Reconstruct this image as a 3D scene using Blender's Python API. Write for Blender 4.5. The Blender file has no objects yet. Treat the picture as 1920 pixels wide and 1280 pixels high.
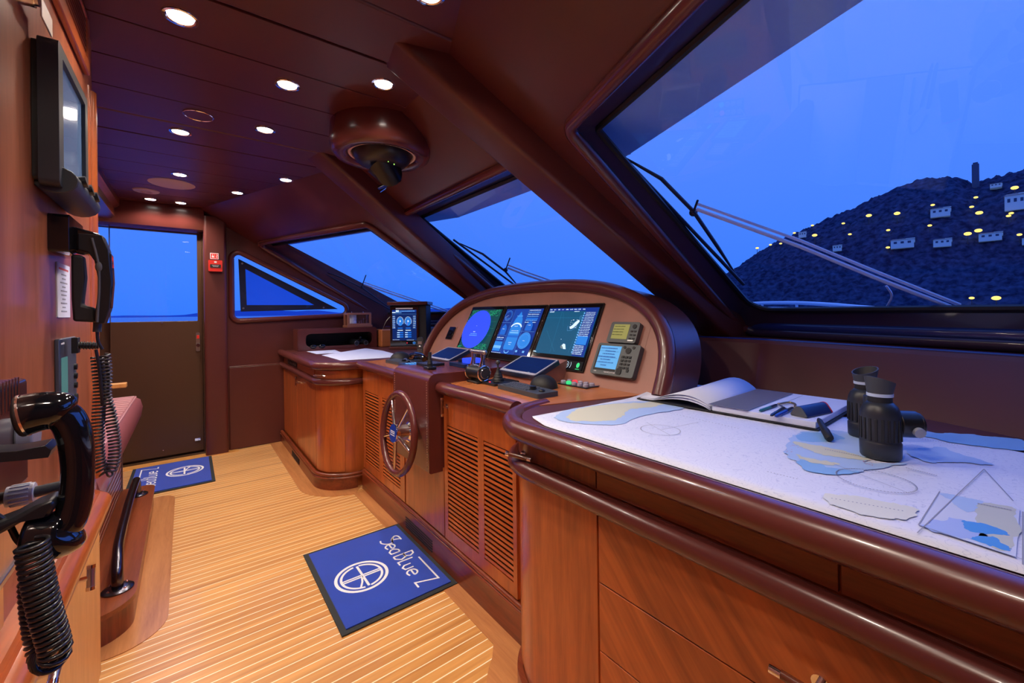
import bpy, bmesh, math, random
from math import sin, cos, pi, radians as R
from mathutils import Vector as V, Matrix as Mx, geometry
random.seed(7)
S = bpy.context.scene
COL = S.collection
# ------------------------------------------------------------------ camera facts (metres)
F_, CX_, HY_, ROLL, H = 785.0, 960.0, 585.0, .0117, 1.25
YAW = math.atan(605/785)
def ray(u, v):
    a, b = u-CX_, v-HY_
    c, s = cos(ROLL), sin(ROLL)
    x, y = a*c-b*s, a*s+b*c
    return V((F_*sin(YAW)+x*cos(YAW), F_*cos(YAW)-x*sin(YAW), -y))
def site(u, v, x=None, y=None, z=None):
    "sight line through a photo pixel met with a real plane x=, y= or z="
    r = ray(u, v)
    t = x/r.x if x is not None else (y/r.y if y is not None else (z-H)/r.z)
    return V((r.x*t, r.y*t, H+r.z*t))
def site_pl(u, v, p, n):
    r = ray(u, v); n = V(n)
    t = (V(p)-V((0, 0, H))).dot(n)/r.dot(n)
    return V((0, 0, H))+r*t

# ------------------------------------------------------------------ materials
MATS = {}
def nt(name):
    m = bpy.data.materials.new(name); m.use_nodes = True
    n = m.node_tree; b = n.nodes['Principled BSDF']
    return m, n, b
def mat(name, col, rough=.5, metal=0, coat=0, emis=None, es=1, bump=None, var=0, spec=.5, sheen=0):
    if name in MATS: return MATS[name]
    m, n, b = nt(name)
    b.inputs['Base Color'].default_value = (*col, 1)
    b.inputs['Roughness'].default_value = rough
    b.inputs['Metallic'].default_value = metal
    b.inputs['Coat Weight'].default_value = coat
    b.inputs['Specular IOR Level'].default_value = spec
    if sheen: b.inputs['Sheen Weight'].default_value = sheen
    if emis:
        b.inputs['Emission Color'].default_value = (*emis, 1)
        b.inputs['Emission Strength'].default_value = es
    tc = None
    if bump or var:
        tc = n.nodes.new('ShaderNodeTexCoord')
    if bump:
        t = n.nodes.new('ShaderNodeTexNoise'); t.inputs['Scale'].default_value = bump[0]; t.inputs['Detail'].default_value = 3
        n.links.new(tc.outputs['Object'], t.inputs['Vector'])
        bp = n.nodes.new('ShaderNodeBump'); bp.inputs['Strength'].default_value = bump[1]; bp.inputs['Distance'].default_value = bump[2] if len(bump) > 2 else .002
        n.links.new(t.outputs['Fac'], bp.inputs['Height']); n.links.new(bp.outputs[0], b.inputs['Normal'])
    if var:
        t = n.nodes.new('ShaderNodeTexNoise'); t.inputs['Scale'].default_value = 6; t.inputs['Detail'].default_value = 4
        n.links.new(tc.outputs['Object'], t.inputs['Vector'])
        mx = n.nodes.new('ShaderNodeMix'); mx.data_type = 'RGBA'
        mx.inputs[6].default_value = (*[c*(1-var) for c in col], 1); mx.inputs[7].default_value = (*[min(1, c*(1+var)) for c in col], 1)
        n.links.new(t.outputs['Fac'], mx.inputs[0]); n.links.new(mx.outputs[2], b.inputs['Base Color'])
    MATS[name] = m
    return m
def wood(name, c1, c2, rot=(0, 0, 0), stretch=(14, 14, 1.2), rough=.3, coat=.35, scale=1.0, bandw=.0):
    if name in MATS: return MATS[name]
    m, n, b = nt(name)
    tc = n.nodes.new('ShaderNodeTexCoord'); mp = n.nodes.new('ShaderNodeMapping')
    mp.inputs['Rotation'].default_value = rot
    mp2 = n.nodes.new('ShaderNodeMapping'); mp2.inputs['Scale'].default_value = [s*scale for s in stretch]
    n.links.new(tc.outputs['Object'], mp.inputs['Vector']); n.links.new(mp.outputs[0], mp2.inputs['Vector'])
    t = n.nodes.new('ShaderNodeTexNoise'); t.inputs['Scale'].default_value = 1.6; t.inputs['Detail'].default_value = 6; t.inputs['Roughness'].default_value = .6; t.inputs['Distortion'].default_value = .4
    n.links.new(mp2.outputs[0], t.inputs['Vector'])
    t2 = n.nodes.new('ShaderNodeTexNoise'); t2.inputs['Scale'].default_value = 14; t2.inputs['Detail'].default_value = 3
    n.links.new(mp2.outputs[0], t2.inputs['Vector'])
    ad = n.nodes.new('ShaderNodeMath'); ad.operation = 'MULTIPLY_ADD'; ad.inputs[1].default_value = .3
    n.links.new(t2.outputs['Fac'], ad.inputs[0]); n.links.new(t.outputs['Fac'], ad.inputs[2])
    rp = n.nodes.new('ShaderNodeValToRGB'); rp.color_ramp.elements[0].position = .45; rp.color_ramp.elements[1].position = .85
    rp.color_ramp.elements[0].color = (*c1, 1); rp.color_ramp.elements[1].color = (*c2, 1)
    n.links.new(ad.outputs[0], rp.inputs[0]); n.links.new(rp.outputs[0], b.inputs['Base Color'])
    b.inputs['Roughness'].default_value = rough; b.inputs['Coat Weight'].default_value = coat; b.inputs['Coat Roughness'].default_value = .12
    MATS[name] = m
    return m
def emi(name, col, s=1):
    if name in MATS: return MATS[name]
    m, n, b = nt(name)
    b.inputs['Base Color'].default_value = (*[c*.15 for c in col], 1); b.inputs['Roughness'].default_value = .45; b.inputs['Specular IOR Level'].default_value = .15
    b.inputs['Emission Color'].default_value = (*col, 1); b.inputs['Emission Strength'].default_value = s
    MATS[name] = m
    return m
leather = mat('leather_brown', (.105, .025, .021), .36, bump=(260, .25, .0006), var=.12)
leather_hi = mat('leather_gloss', (.115, .026, .023), .27, bump=(220, .05, .0003), coat=.15)
leather_hd = mat('leather_headliner', (.10, .021, .017), .36, bump=(260, .2, .0005), var=.1)
leather_door = mat('leather_door', (.075, .034, .018), .4, bump=(260, .2, .0005))
leather_wine = mat('leather_seat', (.28, .085, .095), .3, bump=(200, .2, .0006))
CH1, CH2 = (.30, .062, .014), (.52, .128, .028)
cherry = wood('cherry_vertical', CH1, CH2)
cherry_y = wood('cherry_along', CH1, CH2, stretch=(14, 1.2, 14))
cherry_x = wood('cherry_across', (.50, .155, .05), (.60, .20, .065), stretch=(1.2, 14, 14), rough=.22)
cherry_d = wood('cherry_diagonal', (.20, .034, .008), (.54, .13, .028), rot=(R(42), 0, 0), stretch=(8, 6, .5))
cherry_dk = wood('cherry_dark', (.11, .018, .007), (.27, .055, .018))
cherry_dky = wood('cherry_dark_along', (.11, .018, .007), (.27, .055, .018), stretch=(14, 1.2, 14))
wallwood = wood('wall_veneer', (.27, .075, .03), (.46, .155, .07), stretch=(10, 10, 1))
honey = wood('honey_wood', (.62, .27, .065), (.80, .40, .12), stretch=(12, 12, 1.5), rough=.35, coat=.1)
burl = mat('burl_veneer', (.36, .155, .115), .45, var=.30, bump=(90, .15, .001))
plank_border = wood('border_teak', (.42, .155, .05), (.62, .27, .10), stretch=(14, 1.2, 14), rough=.3)
black = mat('black_plastic', (.012, .013, .016), .32)
blackm = mat('black_matt', (.01, .01, .012), .6)
blackg = mat('black_gloss', (.006, .006, .008), .08, coat=.6)
grey = mat('dark_grey', (.035, .04, .047), .42)
greyk = mat('grey_keyboard', (.05, .058, .07), .45)
chrome = mat('chrome', (.85, .85, .88), .08, 1)
steel = mat('satin_steel', (.5, .5, .52), .3, 1)
darksteel = mat('dark_steel', (.12, .12, .15), .22, 1)
cream = mat('cream', (.72, .55, .42), .5)
white = mat('white', (.8, .8, .82), .5)
paper = mat('paper', (.72, .76, .92), .7)
red = mat('red', (.75, .03, .02), .4)
gasket = mat('gasket', (.004, .004, .007), .5)
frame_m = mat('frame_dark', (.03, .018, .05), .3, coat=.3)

# ------------------------------------------------------------------ mesh builder
WM = {}
def frame(o, ex, ey, ez=None):
    ex, ey = V(ex).normalized(), V(ey).normalized()
    ez = V(ez).normalized() if ez is not None else ex.cross(ey).normalized()
    m = Mx.Identity(4)
    for i, c in enumerate((ex, ey, ez)):
        for j in range(3): m[j][i] = c[j]
    for j in range(3): m[j][3] = o[j]
    return m
T = Mx.Translation
def rz(a): return Mx.Rotation(a, 4, 'Z')
def roundpoly(pts, r, n=5):
    out = []; N = len(pts)
    rs = r if isinstance(r, (list, tuple)) else [r]*N
    for i in range(N):
        p = V(pts[i][:2]); a = (V(pts[i-1][:2])-p); b = (V(pts[(i+1) % N][:2])-p)
        an = a.angle(b); d = min(rs[i]/math.tan(an/2), a.length*.48, b.length*.48)
        rr = d*math.tan(an/2)
        p0 = p+a.normalized()*d; p1 = p+b.normalized()*d
        c = p+(a.normalized()+b.normalized()).normalized()*(rr/sin(an/2))
        a0 = math.atan2(p0.y-c.y, p0.x-c.x); a1 = math.atan2(p1.y-c.y, p1.x-c.x)
        da = (a1-a0+pi) % (2*pi)-pi
        for k in range(n+1):
            t = a0+da*k/n; out.append((c.x+rr*cos(t), c.y+rr*sin(t)))
    return out
def smooth_path(pts, k=4, closed=False):
    P = [V(p) for p in pts]; out = []; N = len(P)
    rng = range(N if closed else N-1)
    for i in rng:
        p0 = P[(i-1) % N] if (closed or i > 0) else P[i]*2-P[i+1]
        p1, p2 = P[i], P[(i+1) % N]
        p3 = P[(i+2) % N] if (closed or i+2 < N) else p2*2-p1
        for j in range(k):
            t = j/k
            out.append(.5*((2*p1)+(p2-p0)*t+(2*p0-5*p1+4*p2-p3)*t*t+(3*p1-p0-3*p2+p3)*t**3))
    if not closed: out.append(P[-1])
    return out
class MB:
    def __init__(s, m=None, mt=None):
        s.v, s.f, s.mi, s.mats, s.m = [], [], [], [], m or Mx.Identity(4)
        s.c = 0
        if mt: s.use(mt)
    def use(s, m):
        if m not in s.mats: s.mats.append(m)
        s.c = s.mats.index(m); return s
    def add(s, vs, fs, m=None):
        b = len(s.v); M = s.m @ m if m is not None else s.m
        s.v += [M @ V(p) for p in vs]
        s.f += [tuple(b+i for i in f) for f in fs]; s.mi += [s.c]*len(fs); return s
    def box(s, c, d, m=None):
        x, y, z = c; a, b, e = d[0]/2, d[1]/2, d[2]/2
        vs = [(x+i*a, y+j*b, z+k*e) for i in (-1, 1) for j in (-1, 1) for k in (-1, 1)]
        return s.add(vs, [(0, 1, 3, 2), (4, 6, 7, 5), (0, 4, 5, 1), (2, 3, 7, 6), (0, 2, 6, 4), (1, 5, 7, 3)], m)
    def hexa(s, q0, q1):
        "solid between two quads"
        return s.add(list(q0)+list(q1), [(3, 2, 1, 0), (4, 5, 6, 7), (0, 1, 5, 4), (1, 2, 6, 5), (2, 3, 7, 6), (3, 0, 4, 7)])
    def prism(s, poly, z0, z1, m=None, hole=None, top=None):
        polys = [[V((p[0], p[1], 0)) for p in poly]]+([[V((p[0], p[1], 0)) for p in hole]] if hole else [])
        tris = geometry.tessellate_polygon(polys)
        flat = [p for q in polys for p in q]; n = len(flat)
        tp = [V((p[0], p[1], 0)) for p in top] if top else flat
        vs = [(p.x, p.y, z0) for p in flat]+[(p.x, p.y, z1) for p in tp]
        fs = [tuple(t) for t in tris]+[tuple(n+i for i in reversed(t)) for t in tris]
        o = 0
        for q in polys:
            k = len(q)
            for i in range(k): fs.append((o+i, o+(i+1) % k, n+o+(i+1) % k, n+o+i))
            o += k
        return s.add(vs, fs, m)
    def flat(s, poly, z=0, m=None):
        tris = geometry.tessellate_polygon([[V((p[0], p[1], 0)) for p in poly]])
        return s.add([(p[0], p[1], z) for p in poly], [tuple(t) for t in tris], m)
    def tube(s, path, r, n=10, closed=False, cap=True, flat=1.0, up=None, m=None):
        P = [V(p) for p in path]; N = len(P); rs = r if isinstance(r, (list, tuple)) else [r]*N
        tg = []
        for i in range(N):
            a = P[(i-1) % N] if (closed or i) else P[i]; b = P[(i+1) % N] if (closed or i < N-1) else P[i]
            d = b-a; tg.append(d.normalized() if d.length > 1e-9 else V((0, 0, 1)))
        u = V(up) if up else (V((0, 0, 1)) if abs(tg[0].z) < .9 else V((1, 0, 0)))
        vs = []
        for i in range(N):
            u = (u-tg[i]*u.dot(tg[i])).normalized(); w = tg[i].cross(u)
            for k in range(n):
                a = 2*pi*k/n; vs.append(P[i]+u*(cos(a)*rs[i]*flat)+w*(sin(a)*rs[i]))
        fs = []
        for i in range(N if closed else N-1):
            j = (i+1) % N
            for k in range(n): fs.append((i*n+k, i*n+(k+1) % n, j*n+(k+1) % n, j*n+k))
        if cap and not closed:
            fs.append(tuple(range(n-1, -1, -1))); fs.append(tuple((N-1)*n+k for k in range(n)))
        return s.add(vs, fs, m)
    def cyl(s, a, b, r, n=20, r2=None):
        return s.tube([a, b], [r, r2 if r2 is not None else r], n)
    def lathe(s, prof, m=None, n=28):
        N = len(prof); vs = []
        for (r, z) in prof:
            for k in range(n): a = 2*pi*k/n; vs.append((r*cos(a), r*sin(a), z))
        fs = []
        for i in range(N-1):
            for k in range(n): fs.append((i*n+k, i*n+(k+1) % n, (i+1)*n+(k+1) % n, (i+1)*n+k))
        if prof[0][0] > 1e-6: fs.append(tuple(range(n-1, -1, -1)))
        if prof[-1][0] > 1e-6: fs.append(tuple((N-1)*n+k for k in range(n)))
        return s.add(vs, fs, m)
    def ball(s, c, r, n=14, k=8):
        rr = r if isinstance(r, (list, tuple)) else (r, r, r)
        vs = [(c[0], c[1], c[2]-rr[2])]
        for i in range(1, k):
            p = pi*i/k-pi/2
            for j in range(n): a = 2*pi*j/n; vs.append((c[0]+rr[0]*cos(p)*cos(a), c[1]+rr[1]*cos(p)*sin(a), c[2]+rr[2]*sin(p)))
        vs.append((c[0], c[1], c[2]+rr[2])); L = len(vs)-1
        fs = [(0, 1+(j+1) % n, 1+j) for j in range(n)]
        for i in range(k-2):
            for j in range(n): fs.append((1+i*n+j, 1+i*n+(j+1) % n, 1+(i+1)*n+(j+1) % n, 1+(i+1)*n+j))
        fs += [(L, 1+(k-2)*n+j, 1+(k-2)*n+(j+1) % n) for j in range(n)]
        return s.add(vs, fs)
    def strip(s, A, B, closed=False):
        n = len(A); fs = [(i, (i+1) % n, n+(i+1) % n, n+i) for i in range(n if closed else n-1)]
        return s.add(list(A)+list(B), fs)
    def stroke(s, pts, w, z=0, m=None, closed=False):
        P = [V((p[0], p[1])) for p in pts]; n = len(P); L, Rr = [], []
        for i in range(n):
            a = P[(i-1) % n] if (closed or i) else P[i]*2-P[1]
            b = P[(i+1) % n] if (closed or i < n-1) else P[i]*2-P[n-2]
            d1 = (P[i]-a).normalized(); d2 = (b-P[i]).normalized()
            n1 = V((-d1.y, d1.x)); n2 = V((-d2.y, d2.x)); q = (n1+n2)
            q = q.normalized() if q.length > .05 else n1
            k = w/2/max(.45, q.dot(n1)); L.append(P[i]+q*k); Rr.append(P[i]-q*k)
        vs = [(p.x, p.y, z) for p in L+Rr]
        fs = [(i, (i+1) % n, n+(i+1) % n, n+i) for i in range(n if closed else n-1)]
        return s.add(vs, fs, m)
    def build(s, name, parent=None, bevel=0, ang=38, label=None, cat=None, group=None, kind=None, recalc=True, seg=2, keep=False, smooth=True):
        me = bpy.data.meshes.new(name)
        if parent is not None:
            inv = WM[parent.name].inverted(); vs = [inv @ p for p in s.v]; W = WM[parent.name].copy()
        elif keep: vs = s.v; W = Mx.Identity(4)
        else:
            lo = V([min(p[i] for p in s.v) for i in range(3)]); hi = V([max(p[i] for p in s.v) for i in range(3)])
            o = V(((lo.x+hi.x)/2, (lo.y+hi.y)/2, lo.z)); vs = [p-o for p in s.v]; W = T(o)
        me.from_pydata([tuple(p) for p in vs], [], s.f)
        for m in s.mats: me.materials.append(m)
        for i, p in enumerate(me.polygons): p.material_index = s.mi[i]; p.use_smooth = smooth
        bm = bmesh.new(); bm.from_mesh(me)
        if recalc: bmesh.ops.recalc_face_normals(bm, faces=bm.faces)
        for e in bm.edges:
            if len(e.link_faces) == 2:
                e.smooth = e.calc_face_angle(0) < R(ang)
            else: e.smooth = True
        bm.to_mesh(me); bm.free()
        o = bpy.data.objects.new(name, me); COL.objects.link(o)
        if parent is not None:
            o.parent = parent; WM[o.name] = W
        else:
            o.matrix_world = W; WM[o.name] = W
        if bevel:
            b = o.modifiers.new('bevel', 'BEVEL'); b.width = bevel; b.segments = seg; b.limit_method = 'ANGLE'; b.angle_limit = R(35); b.harden_normals = False
        tag(o, label, cat, group, kind)
        return o
def tag(o, label=None, cat=None, group=None, kind=None):
    if label: o['label'] = label
    if cat: o['category'] = cat
    if group: o['group'] = group
    if kind: o['kind'] = kind
    return o
def thing(name, label, cat, m, group=None, kind=None):
    o = bpy.data.objects.new(name, None); COL.objects.link(o); o.empty_display_size = .05
    if not isinstance(m, Mx): m = T(V(m))
    o.matrix_world = m; WM[o.name] = m.copy()
    return tag(o, label, cat, group, kind)
def copy_tree(o, m, label=None, parent=None):
    c = o.copy(); COL.objects.link(c)
    if parent is None:
        c.matrix_world = m; WM[c.name] = m.copy()
        if label: c['label'] = label
    else:
        c.parent = parent; WM[c.name] = WM[parent.name].copy()
    for ch in list(o.children): copy_tree(ch, None, None, c)
    return c
def struct(name, mb, **k): return mb.build(name, kind='structure', **k)
def arc(cx, cy, r, a0, a1, n=12): return [(cx+r*cos(R(a0+(a1-a0)*i/n)), cy+r*sin(R(a0+(a1-a0)*i/n))) for i in range(n+1)]
# ================================================================== THE SETTING
# ---- floor: teak boards with pale strips running athwart to the windshield
def floor_mat():
    m, n, b = nt('teak_and_holly')
    tc = n.nodes.new('ShaderNodeTexCoord'); sp = n.nodes.new('ShaderNodeSeparateXYZ'); n.links.new(tc.outputs['Object'], sp.inputs[0])
    def mt(op, a, c=None, d=None):
        q = n.nodes.new('ShaderNodeMath'); q.operation = op
        for i, x in enumerate((a, c, d)):
            if x is None: continue
            if isinstance(x, (int, float)): q.inputs[i].default_value = x
            else: n.links.new(x, q.inputs[i])
        return q.outputs[0]
    row = mt('DIVIDE', mt('ADD', sp.outputs[1], 20.016), .0427)
    fr = mt('FRACT', row); st = mt('LESS_THAN', fr, .10)
    fl = mt('FLOOR', row)
    wn = n.nodes.new('ShaderNodeTexWhiteNoise'); wn.noise_dimensions = '1D'; n.links.new(fl, wn.inputs['W'])
    mp = n.nodes.new('ShaderNodeMapping'); mp.inputs['Scale'].default_value = (1.5, 26, 26); n.links.new(tc.outputs['Object'], mp.inputs[0])
    t = n.nodes.new('ShaderNodeTexNoise'); t.inputs['Scale'].default_value = 1.6; t.inputs['Detail'].default_value = 6; n.links.new(mp.outputs[0], t.inputs['Vector'])
    rp = n.nodes.new('ShaderNodeValToRGB'); rp.color_ramp.elements[0].position = .3; rp.color_ramp.elements[1].position = .72
    rp.color_ramp.elements[0].color = (.52, .22, .060, 1); rp.color_ramp.elements[1].color = (.82, .42, .13, 1)
    k = mt('MULTIPLY_ADD', wn.outputs['Value'], .22, mt('MULTIPLY_ADD', t.outputs['Fac'], .8, 0.0)); n.links.new(k, rp.inputs[0])
    mx = n.nodes.new('ShaderNodeMix'); mx.data_type = 'RGBA'; n.links.new(st, mx.inputs[0]); n.links.new(rp.outputs[0], mx.inputs[6]); mx.inputs[7].default_value = (1.0, .92, .66, 1)
    n.links.new(mx.outputs[2], b.inputs['Base Color']); b.inputs['Roughness'].default_value = .3; b.inputs['Coat Weight'].default_value = .2
    return m
mb = MB(mt=floor_mat()); mb.box((.4, 1.9, -.02), (3.8, 6.0, .04)); struct('floor', mb, keep=True)
# plain teak border boards round the furniture
mb = MB(mt=plank_border)
mb.prism([(.87, -1), (.72, -1), (.72, .98)]+arc(1.04, .99, .32, 180, 125, 8)[1:]+[(.895, 1.30), (.895, 3.0), (1.02, 3.0), (1.02, 1.24), (.9, 1.1), (.87, 1.0)], 0, .0025)
struct('trim_1', mb)
mb = MB(mt=plank_border)
mb.prism([(.61, 4.70)]+[(.61, 3.3)]+arc(.95, 3.32, .34, 180, 262, 14)+[(1.0, 3.12)]+arc(.95, 3.32, .22, 270, 180, 10)+[(.73, 4.70)], .0, .0029)
struct('trim_2', mb)
mb = MB(mt=plank_border)
mb.prism(roundpoly([(-.5, 2.12), (-.08, 2.12), (-.09, 3.80), (-.5, 3.80)], [.01, .16, .10, .01], 8), 0, .0027)
struct('trim_3', mb)
mb = MB(mt=honey); mb.box((-.1, 4.66, .002), (.9, .12, .004)); struct('trim_4', mb)
# ---- flat ceiling of padded planks
mb = MB(mt=leather_hd)
ys = [1.548+.272*k for k in range(-9, 13)]
def bx_(y): return .8-.385*max(0, 1.45-y)-.385*max(0, y-2.75)
for a, b_ in zip(ys[:-1], ys[1:]):
    a2, b2 = max(a, -.95), min(b_, 4.80)
    if b2 <= a2: continue
    pts = [(-1.5, a2+.003), (bx_(a2)+.03, a2+.003)]
    for q in (1.45, 2.75):
        if a2 < q < b2: pts.append((bx_(q)+.03, q))
    pts += [(bx_(b2)+.03, b2-.003), (-1.5, b2-.003)]
    mb.prism(pts, 2.2, 2.24)
struct('ceiling', mb, bevel=.011, seg=3)
mb = MB(mt=leather_hd); mb.prism([(-1.6, -1.0), (bx_(-1)+.05, -1.0), (.85, 1.45), (.85, 2.75), (bx_(4.85)+.05, 4.85), (-1.6, 4.85)], 2.245, 2.28); struct('ceiling_backing', mb)
# ---- walls
mb = MB(mt=wallwood); mb.box((-.29, .52, 1.1), (.06, 3.02, 2.2)); struct('wall_left', mb, keep=True)
mb = MB(mt=cherry); mb.box((-.65, 2.02, 1.1), (.72, .03, 2.2)); struct('wall_left_return', mb)
mb = MB(mt=cherry_dk); mb.box((-1.03, 3.4, 1.1), (.06, 2.8, 2.2)); struct('wall_aft', mb)
mb = MB(mt=leather); mb.box((.4, -.93, 1.1), (3.4, .06, 2.2)); struct('wall_starboard', mb)
# port wall with triangular window hole, column, door surround
PW = frame((0, 4.68, 0), (1, 0, 0), (0, 0, 1), (0, 1, 0))   # local x = world x, local y = world z
tri = [(.312, 1.878), (.312, 1.196), (1.55, 1.242)]
tr_in = roundpoly(tri, [.06, .06, .07], 6)
mb = MB(PW, leather)
mb.prism([(.24, 0), (2.3, 0), (2.3, 1.2), (.3, 2.2), (.24, 2.2)], 0, .05, hole=tr_in)
struct('wall_port', mb)
mb = MB(mt=leather_hi); mb.tube([(.29, 4.674, .772), (1.6, 4.674, .772)], .006, 8); struct('trim_12', mb)
mb = MB(mt=leather_door)
mb.box((-.42, 4.80, 2.10), (1.2, .03, .215)); mb.box((.16, 4.80, 1.0), (.20, .03, 2.1)); mb.box((-.42, 4.80, .02), (1.3, .04, .04)); mb.box((.101, 4.76, 1.0), (.010, .06, 2.0))
struct('wall_port_jamb', mb)
mb = MB(mt=leather); mb.prism([(.285, .004), (1.6, .004), (1.6, .766), (.285, .766)], -.012, .0, PW)
struct('wall_port_dado', mb, bevel=.012, seg=3)
mb = MB(mt=leather)
mb.prism(roundpoly([(.105, 4.61), (.275, 4.61), (.275, 4.74), (.105, 4.74)], [.025, .025, .002, .002]), 0, 2.14)
struct('trim_5', mb)
mb = MB(mt=leather); mb.box((-.75, 4.74, 1.1), (.3, .04, 2.2)); struct('wall_port_aft', mb)
# valance above door: curved padded header
mb = MB(mt=leather_hi)
pf = []
for k in range(9):
    a = R(90*k/8); pf.append((4.75-.13*sin(a)*1.0, 2.20-.17*(1-cos(a))*.0-.0))
prof = [(4.62, 2.2), (4.615, 2.12), (4.625, 2.06), (4.65, 2.015), (4.70, 1.995), (4.76, 1.995), (4.76, 2.2)]
A = [V((-.85, y, z)) for y, z in prof]; B = [V((.11, y, z)) for y, z in prof]
mb.strip(A, B, closed=True); mb.add(A, [tuple(range(7))]); mb.add(B, [tuple(range(6, -1, -1))])
struct('trim_6', mb)
# cornice over the bench
mb = MB(mt=cherry_dky)
prof = [(-.44, 2.2), (-.44, 2.15), (-.47, 2.12), (-.47, 2.06), (-.50, 2.04), (-.60, 2.04), (-.60, 2.2)]
A = [V((x, 2.05, z)) for x, z in prof]; B = [V((x, 4.66, z)) for x, z in prof]
mb.strip(A, B, closed=True); mb.add(A, [tuple(range(7))]); mb.add(B, [tuple(range(6, -1, -1))])
struct('trim_7', mb)
# ---- glass
def glass_mat():
    m = bpy.data.materials.new('window_glass'); m.use_nodes = True; n = m.node_tree; n.nodes.clear()
    o = n.nodes.new('ShaderNodeOutputMaterial'); tr = n.nodes.new('ShaderNodeBsdfTransparent'); g = n.nodes.new('ShaderNodeBsdfGlossy')
    tr.inputs[0].default_value = (.97, .98, 1, 1); g.inputs['Roughness'].default_value = .01
    lw = n.nodes.new('ShaderNodeLayerWeight'); lw.inputs[0].default_value = .5
    pw = n.nodes.new('ShaderNodeMath'); pw.operation = 'POWER'; pw.inputs[1].default_value = 4.0; n.links.new(lw.outputs['Facing'], pw.inputs[0])
    fr = n.nodes.new('ShaderNodeMath'); fr.operation = 'MULTIPLY_ADD'; fr.inputs[1].default_value = .55; fr.inputs[2].default_value = .05; n.links.new(pw.outputs[0], fr.inputs[0])
    mx = n.nodes.new('ShaderNodeMixShader'); n.links.new(fr.outputs[0], mx.inputs[0]); n.links.new(tr.outputs[0], mx.inputs[1]); n.links.new(g.outputs[0], mx.inputs[2])
    n.links.new(mx.outputs[0], o.inputs[0]); return m
GL = glass_mat()
# ---- door in the port wall (sliding, glazed above)
d1 = thing('door_1', None, None, (-.25, 4.76, 0), kind='structure')
mb = MB(frame((0, 4.745, 0), (1, 0, 0), (0, 0, 1), (0, 1, 0)), leather_door)
mb.prism([(-.52, .03), (.095, .03), (.095, 1.998), (-.52, 1.998)], 0, .035, hole=roundpoly([(-.519+.004, 1.205), (.06, 1.205), (.06, 1.985), (-.515, 1.985)], .004, 2))
mb.build('door_panel', d1, bevel=.003)
mb = MB(mt=GL); mb.add([(-.52, 4.765, 1.2), (.065, 4.765, 1.2), (.065, 4.765, 1.99), (-.52, 4.765, 1.99)], [(0, 1, 2, 3)]); mb.build('pane', d1)
mb = MB(mt=steel); mb.prism(roundpoly([(.045, .93), (.075, .93), (.075, 1.10), (.045, 1.10)], .01), -.012, .0, frame((0, 4.745, 0), (1, 0, 0), (0, 0, 1), (0, 1, 0)))
mb.use(red).box((.06, 4.728, 1.06), (.018, .02, .03)); mb.use(chrome).cyl((.06, 4.735, .985), (.06, 4.715, .985), .014)
mb.build('handle', d1)
mb = MB(mt=chrome); mb.box((.05, 4.74, .135), (.04, .012, .022)); mb.ball((-.19, 4.742, .085), .006); mb.ball((-.19, 4.742, 1.19), .006); mb.build('latch', d1)
mb = MB(mt=darksteel); mb.box((-.25, 4.725, .012), (.75, .03, .02)); mb.build('track', d1)
w5 = thing('window_5', None, None, (-.65, 4.79, 0), kind='structure')
mb = MB(mt=leather_door); mb.box((-.70, 4.80, .6), (.36, .03, 1.2)); mb.build('panel', w5)
mb = MB(mt=GL); mb.add([(-.95, 4.795, 1.2), (-.52, 4.795, 1.2), (-.52, 4.795, 1.99), (-.95, 4.795, 1.99)], [(0, 1, 2, 3)]); mb.build('pane', w5)
# ---- triangular side window
w4 = thing('window_4', None, None, (.86, 4.7, 1.2), kind='structure')
mb = MB(mt=leather_hi)
mb.tube([PW @ V((x, z, -.004)) for x, z in tr_in], .025, 12, closed=True); mb.build('trim_roll', w4)
mb = MB(mt=mat('window_seal', (.0, .03, .35), .3, coat=.3)); mb.tube([PW @ V((x, z, .03)) for x, z in roundpoly(tri, [.06, .06, .07], 6)], .012, 8, closed=True); mb.build('seal', w4)
mb = MB(PW, GL); mb.flat(tr_in, .05); mb.build('pane', w4)
mb = MB(PW, mat('blind_frame', (.006, .012, .05), .7))
bo = [(.374, 1.788), (.388, 1.285), (1.275, 1.306)]; bi = [(.43, 1.695), (.438, 1.348), (1.04, 1.349)]
mb.prism(bo, .062, .07, hole=bi); mb.build('blind_frame', w4)
mb = MB(PW, mat('blind_mesh', (.01, .03, .22), .8, emis=(0, .055, .62), es=.95)); mb.flat(bi, .068); mb.build('blind_mesh', w4)  # blue emission stands in for sky showing through the mesh
mb = MB(mt=steel)
for x, z in ((.405, 1.745), (.41, 1.317), (1.13, 1.322)): mb.cyl(PW @ V((x, z, .055)), PW @ V((x, z, .062)), .009, 12)
mb.build('screw', w4)
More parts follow.
